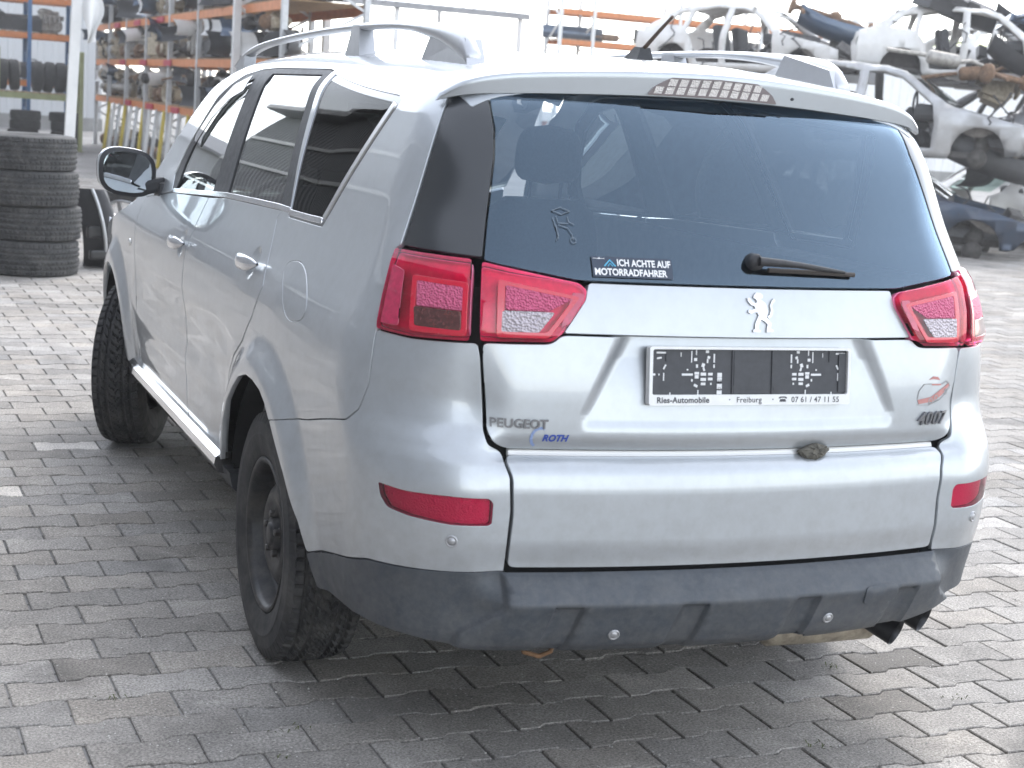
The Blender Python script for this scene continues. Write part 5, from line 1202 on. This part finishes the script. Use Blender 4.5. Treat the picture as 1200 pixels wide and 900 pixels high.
# thin line drawing stuck on the glass
ld = []
def ln(*p): ld.append(strip2d([(a*.052, b*.075) for a, b in p], .0016))
ln((.1, .9), (.5, 1.0), (.9, .9)); ln((.1, .9), (.5, .8), (.9, .9)); ln((.1, .7), (.15, .5), (.25, .2), (.1, .05)); ln((.25, .75), (.3, .55), (.75, .55)); ln((.75, .75), (.78, .6), (1.0, .52)); ln((.3, .5), (.7, .42), (.85, .25), (.86, .1)); ln((.2, .5), (.22, .1))
ld.append(strip2d([(.045+.006*math.cos(R(a)), .006+.006*math.sin(R(a))) for a in range(0, 341, 20)], .0016))
decal('line_sticker', flat(ld, .0003), -.468, 1.245, mat('pale print', (.13, .16, .19), .5), rw, .0012)
# faded car and caravan sticker
fs_ = [[(.0, .018), (.045, .024), (.075, .040), (.115, .056), (.115, .048), (.08, .026), (.05, .012), (.005, .008)], [(.036, .066), (.05, .074), (.066, .072), (.074, .064), (.052, .067)], [(.045, .056), (.078, .055), (.078, .051), (.046, .052)]]
st2 = decal('car_sticker', flat(fs_, .0004), .487, .885, mat('faded red print', (.48, .22, .20), .6), tailgate, .0008)
fo = [strip2d([(.0, .02), (.004, .04), (.02, .055), (.045, .056)], .0018), strip2d([(.082, .054), (.10, .060), (.112, .054), (.118, .046)], .003), strip2d([(.0, .006), (.04, .004), (.08, .018), (.118, .045)], .0012)]
for cx, cz in ((.044, .014), (.062, .020), (.10, .034)): fo.append(strip2d([(cx+.006*math.cos(R(a)), cz+.007*math.sin(R(a))) for a in range(0, 341, 20)], .0025))
decal('sticker_outline', flat(fo, .0004), .487, .885, mat('grey print', (.33, .32, .32), .6), tailgate, .0012)
# -- rear wiper
wp = MB()
def rear_y(x, z): 
    return float(caster(F0)(np.array([[x, -1., z]]), np.array([[0., 1., 0.]]), .5, 2.2, 120)[0][1])
pv = Vector((.012, rear_y(.012, 1.222)-.012, 1.222)); wp.lathe([(0, .0), (.017, .0), (.020, .012), (.020, .03)], (pv.x, pv.y-.012, pv.z), 'Y', 16)
pts = [(x, rear_y(x, z)-o, z) for x, z, o in ((.012, 1.226, .03), (.06, 1.224, .034), (.12, 1.220, .03), (.19, 1.212, .022), (.255, 1.205, .015))]
wp.tube(pts, [.011, .0095, .0075, .006, .0035], 8)
wiper = wp.build('wiper', mat('wiper black', (.03, .03, .033), .5, noise=.3, nscale=60), car)
wb = MB(); pts = [(x, rear_y(x, z)-.008, z) for x, z in ((.045, 1.205), (.15, 1.203), (.286, 1.199))]
wb.tube(pts, .006, 6); wb.build('wiper_blade', mat('wiper rubber', (.06, .05, .045), .8), wiper)
# -- parking sensors
for x, z in ((-.694, .596), (-.323, .388), (.233, .398), (.70, .603)):
    dsp = bumper_form if z < .5 else None; F = F0 if dsp is None else (lambda a, b, c: F0(a, b, c)-bumper_form(a, b, c))
    p = caster(F)(np.array([[x, -1., z]]), np.array([[0., 1., 0.]]), .5, 2.2, 120); nn = Vector(grad(F, p, .006)[0]); p = Vector(p[0])
    q = Vector((0, 0, 1)).rotation_difference(nn).to_euler()
    m_ = MB(); m_.lathe([(.0, .004), (.008, .004), (.0085, .001), (.010, .001), (.0105, .0035), (.0132, .003), (.014, -.002)], (0, 0, 0), 'Z', 20, True, q); o = m_.build('parking_sensor', mat('sensor grey', (.42, .42, .43), .35, .5), car); o.location = p
# -- exhaust, silencer, underside
for i, (x, dz) in enumerate(((.525, -.004), (.605, .026))):
    m_ = MB(); ax = Vector((.50, -.80, -.32)).normalized(); p0 = Vector((x-.11, .24, .375+dz)); p1 = p0+ax*.205
    m_.tube([p0, p0+ax*.14, p1], [.030, .034, .035], 20, False); m_.tube([p1, p1-ax*.01, p1-ax*.16], [.035, .030, .029], 20, False); m_.build('exhaust_tip', mat('sooty steel', (.035, .035, .038), .35, .6, noise=.3, nscale=50), car)
m_ = MB(); m_.lathe([(0, -.16), (.045, -.16), (.056, -.148), (.058, 0), (.056, .148), (.045, .16), (0, .16)], (.36, .20, .306), 'X', 24); m_.build('silencer', mat('rusty steel', (.48, .42, .33), .5, .4, noise=.5, nscale=25), car)
m_ = MB(); m_.tube([(-.50, .12, .345), (-.485, .10, .315), (-.45, .095, .305), (-.42, .10, .312), (-.40, .12, .35)], .006, 8); m_.build('tow_hook', mat('rust', (.22, .12, .06), .8, noise=.4, nscale=50), car)
m_ = MB(); m_.box((0, 2.3, .36), (1.42, 4.0, .10), None, .02); m_.box((0, .45, .42), (1.3, .55, .12), None, .03); m_.tube([(-.62, 1.03, .345), (.62, 1.03, .345)], .05, 10); m_.tube([(-.62, 3.7, .345), (.62, 3.7, .345)], .05, 10); m_.box((0, .75, .33), (.62, .62, .12), None, .05)
m_.build('underbody', mat('underbody', (.02, .02, .02), .9), car)
# inner shell that closes the joints between panels, and the wheel housings
shell = mat('inner shell', (.012, .012, .013), .9)
panel('inner_shell', deg(mirror_pts([(60, 1.15), (60, .80), (46, .56), (44, .45), (30, .42)])), 'polar', shell, car, off=-.04, gap=0, rnd=0, h=.06, flange=.005)
for s in (-1, 1):
    for yc in (1.03, 3.70):
        m_ = MB(); n = 24; vs = []
        for x_ in (.865, .5):
            for k in range(n+1):
                a = math.pi*(.035+.93*k/n); vs.append((s*x_, yc+.45*math.cos(a), .345+.455*math.sin(a)))
        fs = [(k, k+1, n+2+k, n+1+k) for k in range(n)]; fs.append(tuple(range(n+1, 2*n+2))); m_.add(vs, fs); m_.build('wheel_housing', shell, car)
# -- interior
m_ = MB(); m_.box((0, 1.9, .50), (1.5, 2.9, .06)); m_.box((0, .60, .72), (1.05, .75, .06)); m_.box((0, 1.15, .80), (1.1, .5, .35), None, .08); m_.build('cabin_floor', darkin, car)
for s in (-1, 1):
    m_ = MB(); m_.box((s*.77, 1.95, .82), (.05, 2.6, .66), None, .02); m_.box((s*.70, .75, .92), (.16, .8, .5), None, .05); m_.build('door_lining', greyin, car)
panel('headlining', [(-.5, .42), (-.52, 2.6), (.52, 2.6), (.5, .42)], 'top', lightin, car, off=-.035, gap=0, rnd=.05, h=.1, flange=.01)
def seat(x, y):
    b = MB(); b.box((x, y+.30, .72), (.50, .52, .16), (R(6), 0, 0), .06); c = b.build('seat', fabric, car)
    k = MB()
    def bf(t, v):
        a = 2*math.pi*t; ca, sa = math.cos(a), math.sin(a); q = (abs(ca)**3.2+abs(sa)**3.2)**(-1/3.2); w = .245*(1-.28*max(0, (v-.62)/.38)**2)*(1 if v < .97 else .8)
        return (x+w*q*ca, y-.02-.26*(v-.5)*.55+.075*q*sa*(1-.35*v), .66+.56*v)
    k.grid(bf, 33, 14); k.add([bf(i/32, 1) for i in range(32)], [tuple(range(32))]); k.build('backrest', fabric, c)
    h_ = MB()
    def hf(t, v):
        a = 2*math.pi*t; ca, sa = math.cos(a), math.sin(a); q = (abs(ca)**3+abs(sa)**3)**(-1/3); e = max(0., 1-abs(2*v-1)**3.2)**(1/3.2); w = .128*(1-.13*v)
        return (x+w*q*ca*e, y-.115+.06*q*sa*e, 1.27+.21*v)
    h_.grid(hf, 33, 17); h_.tube([(x-.06, y-.10, 1.18), (x-.06, y-.11, 1.30)], .007, 8); h_.tube([(x+.06, y-.10, 1.18), (x+.06, y-.11, 1.30)], .007, 8); h_.build('headrest', fabric, c)
seat(.37, 2.24); seat(-.38, 2.30)
m_ = MB(); m_.prism([(3.05, .75), (3.05, 1.05), (3.15, 1.10), (3.45, 1.09), (3.5, .75)], -.70, .70, 'X'); m_.box((-.38, 3.02, 1.10), (.34, .14, .07), None, .03); m_.build('dashboard', darkin, car)
m_ = MB(); m_.lathe([(.185+.014*math.cos(R(a)), .014*math.sin(R(a))) for a in range(0, 361, 45)], (-.38, 2.80, 1.02), 'Y', 32, True, None); m_.box((-.38, 2.81, 1.02), (.34, .02, .04)); m_.lathe([(0, -.02), (.06, -.02), (.065, .02), (0, .03)], (-.38, 2.81, 1.02), 'Y', 20)
sw2 = m_.build('steering_wheel', mat('wheel leather', (.10, .10, .11), .5), car)
m_ = MB(); m_.box((0, 3.02, 1.50), (.22, .03, .065), None, .012); m_.build('inner_mirror', darkin, car)
# -- wheels
car_tyre = tyre_mesh('tyre', na=300); car_tyre.materials.append(rubber)
sidew = MB()
def rim_mesh():
    m_ = MB(); n = 60   # outer side at -x
    prof = [(.207, -.088), (.212, -.094), (.205, -.098), (.196, -.092), (.190, -.078), (.184, -.045), (.178, -.030), (.165, -.028), (.150, -.040), (.128, -.062), (.105, -.072), (.085, -.066), (.062, -.060), (.050, -.062), (.046, -.075), (.0, -.078)]
    m_.lathe(prof, (0, 0, 0), 'X', n); m_.lathe([(.184, -.045), (.186, .09)], (0, 0, 0), 'X', n); return m_
rimM = rim_mesh().mesh('rim', steel_bl)
holeM = MB()
for k in range(10):
    a = 2*math.pi*(k+.5)/10; c, s_ = math.cos(a), math.sin(a); r0 = .155
    e = [(-.0405+.0, r0*c+.011*math.cos(t)*c-.022*math.sin(t)*s_, r0*s_+.011*math.cos(t)*s_+.022*math.sin(t)*c) for t in [2*math.pi*i/12 for i in range(12)]]
    e = [(x-.02*((math.hypot(y, z)-.155)/-.022)*.5*0-.0015-(.155-math.hypot(y, z))*1.0, y, z) for x, y, z in e]; holeM.add(e, [tuple(range(12))])
holeM = holeM.mesh('vent_hole', mat('vent void', (.004, .004, .004), .9))
boltM = MB(); boltM.lathe([(0, -.082), (.008, -.082), (.0105, -.079), (.0105, -.068), (.015, -.066)], (0, .057, 0), 'X', 6, False); boltM = boltM.mesh('wheel_bolt', mat('bolt steel', (.10, .095, .09), .5, .7, noise=.3, nscale=90))
hubM = MB(); hubM.lathe([(0, -.084), (.02, -.084), (.031, -.081), (.034, -.070)], (0, 0, 0), 'X', 24); hubM = hubM.mesh('hub_cap', steel_bl)
def wheel(x, y, flip, steer=0.):
    w = bpy.data.objects.new('wheel', None); COL.objects.link(w); w.parent = car; w.location = (x, y, .345); w.rotation_euler = (0, 0, R(steer)+(math.pi if flip else 0))
    link('tyre', car_tyre, None, w); rm = link('rim', rimM, None, w); link('vent_hole', holeM, None, w); link('hub_cap', hubM, None, w)
    for k in range(5):
        b = link('wheel_bolt', boltM, None, w); b.rotation_euler = (2*math.pi*k/5+.3, 0, 0)
    return w
wheel(-.772, 1.03, False); wheel(.772, 1.03, True); wheel(-.785, 3.70, False, -24); wheel(.785, 3.70, True, -24)
# -- the rag in the joint
m_ = MB(); random.seed(8)
rag_o = [(-.046, .002), (-.02, .016), (.006, .022), (.040, .014), (.048, .004), (.028, -.010), (.004, -.024), (-.026, -.014)]
vs = []; nn_ = len(rag_o)
for lay, (yo, sc) in enumerate(((.0, .75), (-.014, 1.), (-.024, .85), (-.029, .35))):
    for i in range(nn_*3):
        f_ = i/3; k = int(f_); u = f_-k; a, b = rag_o[k % nn_], rag_o[(k+1) % nn_]; x = (a[0]+(b[0]-a[0])*u)*sc*(1+random.uniform(-.06, .06)); z = (a[1]+(b[1]-a[1])*u)*sc*(1+random.uniform(-.1, .1))
        vs.append((x, yo+random.uniform(-.003, .003), z))
q = nn_*3; m_.add(vs, [(l*q+i, l*q+(i+1) % q, (l+1)*q+(i+1) % q, (l+1)*q+i) for l in range(3) for i in range(q)]+[tuple(3*q+i for i in range(q))], False)
rag = m_.build('rag', mat('dirty rag', (.16, .15, .125), .95, noise=.6, nscale=90, bump=1., bscale=150), None); rag.location = (.183, .043, .783); rag.rotation_euler = (R(-15), 0, R(2))
tag(rag, 'grey-brown folded rag pinched in the joint above the silver lower flap', 'rag')

# ------------------------------------------------------------------ loose grit and a few weeds on the paving
rng2 = np.random.default_rng(9); V = []; Fc = []; k = 0
for i in range(2600):
    t = rng2.random(); d = 3.2+9*t**1.6; px = rng2.uniform(-60, 1260); f_ = _f+_r*((px-600)/FPX); q = CAM+f_/math.hypot(f_[0], f_[1])*d
    if abs(q[0]) < .75 and 0.2 < q[1] < 4.5 and rng2.random() < .7: continue
    s_ = rng2.choice((.0016, .0022, .003, .0042), p=(.35, .33, .22, .10)); a = rng2.uniform(0, 6.3)
    p = np.array([(1, 0, 0), (-.4, .8, 0), (-.6, -.7, 0), (.1, .1, 1.1), (.5, -.6, .5)])*s_; c_, s2 = math.cos(a), math.sin(a)
    V += [(q[0]+u*c_-v*s2, q[1]+u*s2+v*c_, w) for u, v, w in p]; Fc += [(k, k+1, k+3), (k+1, k+2, k+3), (k+2, k+4, k+3), (k+4, k, k+3), (k+2, k+4, k), (k, k+1, k+2)]; k += 5
me = bpy.data.meshes.new('grit'); me.from_pydata(V, [], Fc); me.update(); gr = link('grit', me, mat('pale grit', (.60, .58, .54), .9, noise=.5, nscale=300)); gr['kind'] = 'stuff'
m_ = MB()
for i in range(70):
    cx, cy = [(-.98, .36), (-.92, .50), (-1.30, .80), (-1.35, .30), (.35, .12), (.72, .62), (.95, .33), (-1.75, 1.9)][i % 8]
    x, y = cx+rng2.normal(0, .025), cy+rng2.normal(0, .012); a = rng2.uniform(0, 6.3); l = rng2.uniform(.006, .016); h_ = rng2.uniform(.003, .012)
    m_.add([(x, y, -.004), (x+l*math.cos(a)-.002*math.sin(a), y+l*math.sin(a)+.002*math.cos(a), h_), (x+l*1.2*math.cos(a), y+l*1.2*math.sin(a), h_*.8), (x+l*math.cos(a)+.002*math.sin(a), y+l*math.sin(a)-.002*math.cos(a), h_)], [(0, 1, 2, 3)])
wd = m_.build('weeds', mat('moss green', (.10, .12, .035), .9, noise=.4, nscale=200), None); wd['kind'] = 'stuff'

# ------------------------------------------------------------------ thin scattering volume added to wash out the background like lens glare
hz = MB(); hz.box((12, 25, 5.6), (110, 90, 13.2)); hzm = bpy.data.materials.new('glare_haze'); hzm.use_nodes = True; _h = hzm.node_tree; _h.nodes.clear()
_pv = _h.nodes.new('ShaderNodeVolumePrincipled'); _pv.inputs['Color'].default_value = (.9, .91, .93, 1); _pv.inputs['Density'].default_value = .002; _pv.inputs['Anisotropy'].default_value = .35
_ho = _h.nodes.new('ShaderNodeOutputMaterial'); _h.links.new(_pv.outputs[0], _ho.inputs['Volume'])
hzo = hz.build('glare_haze', hzm, None); hzo['kind'] = 'stuff'
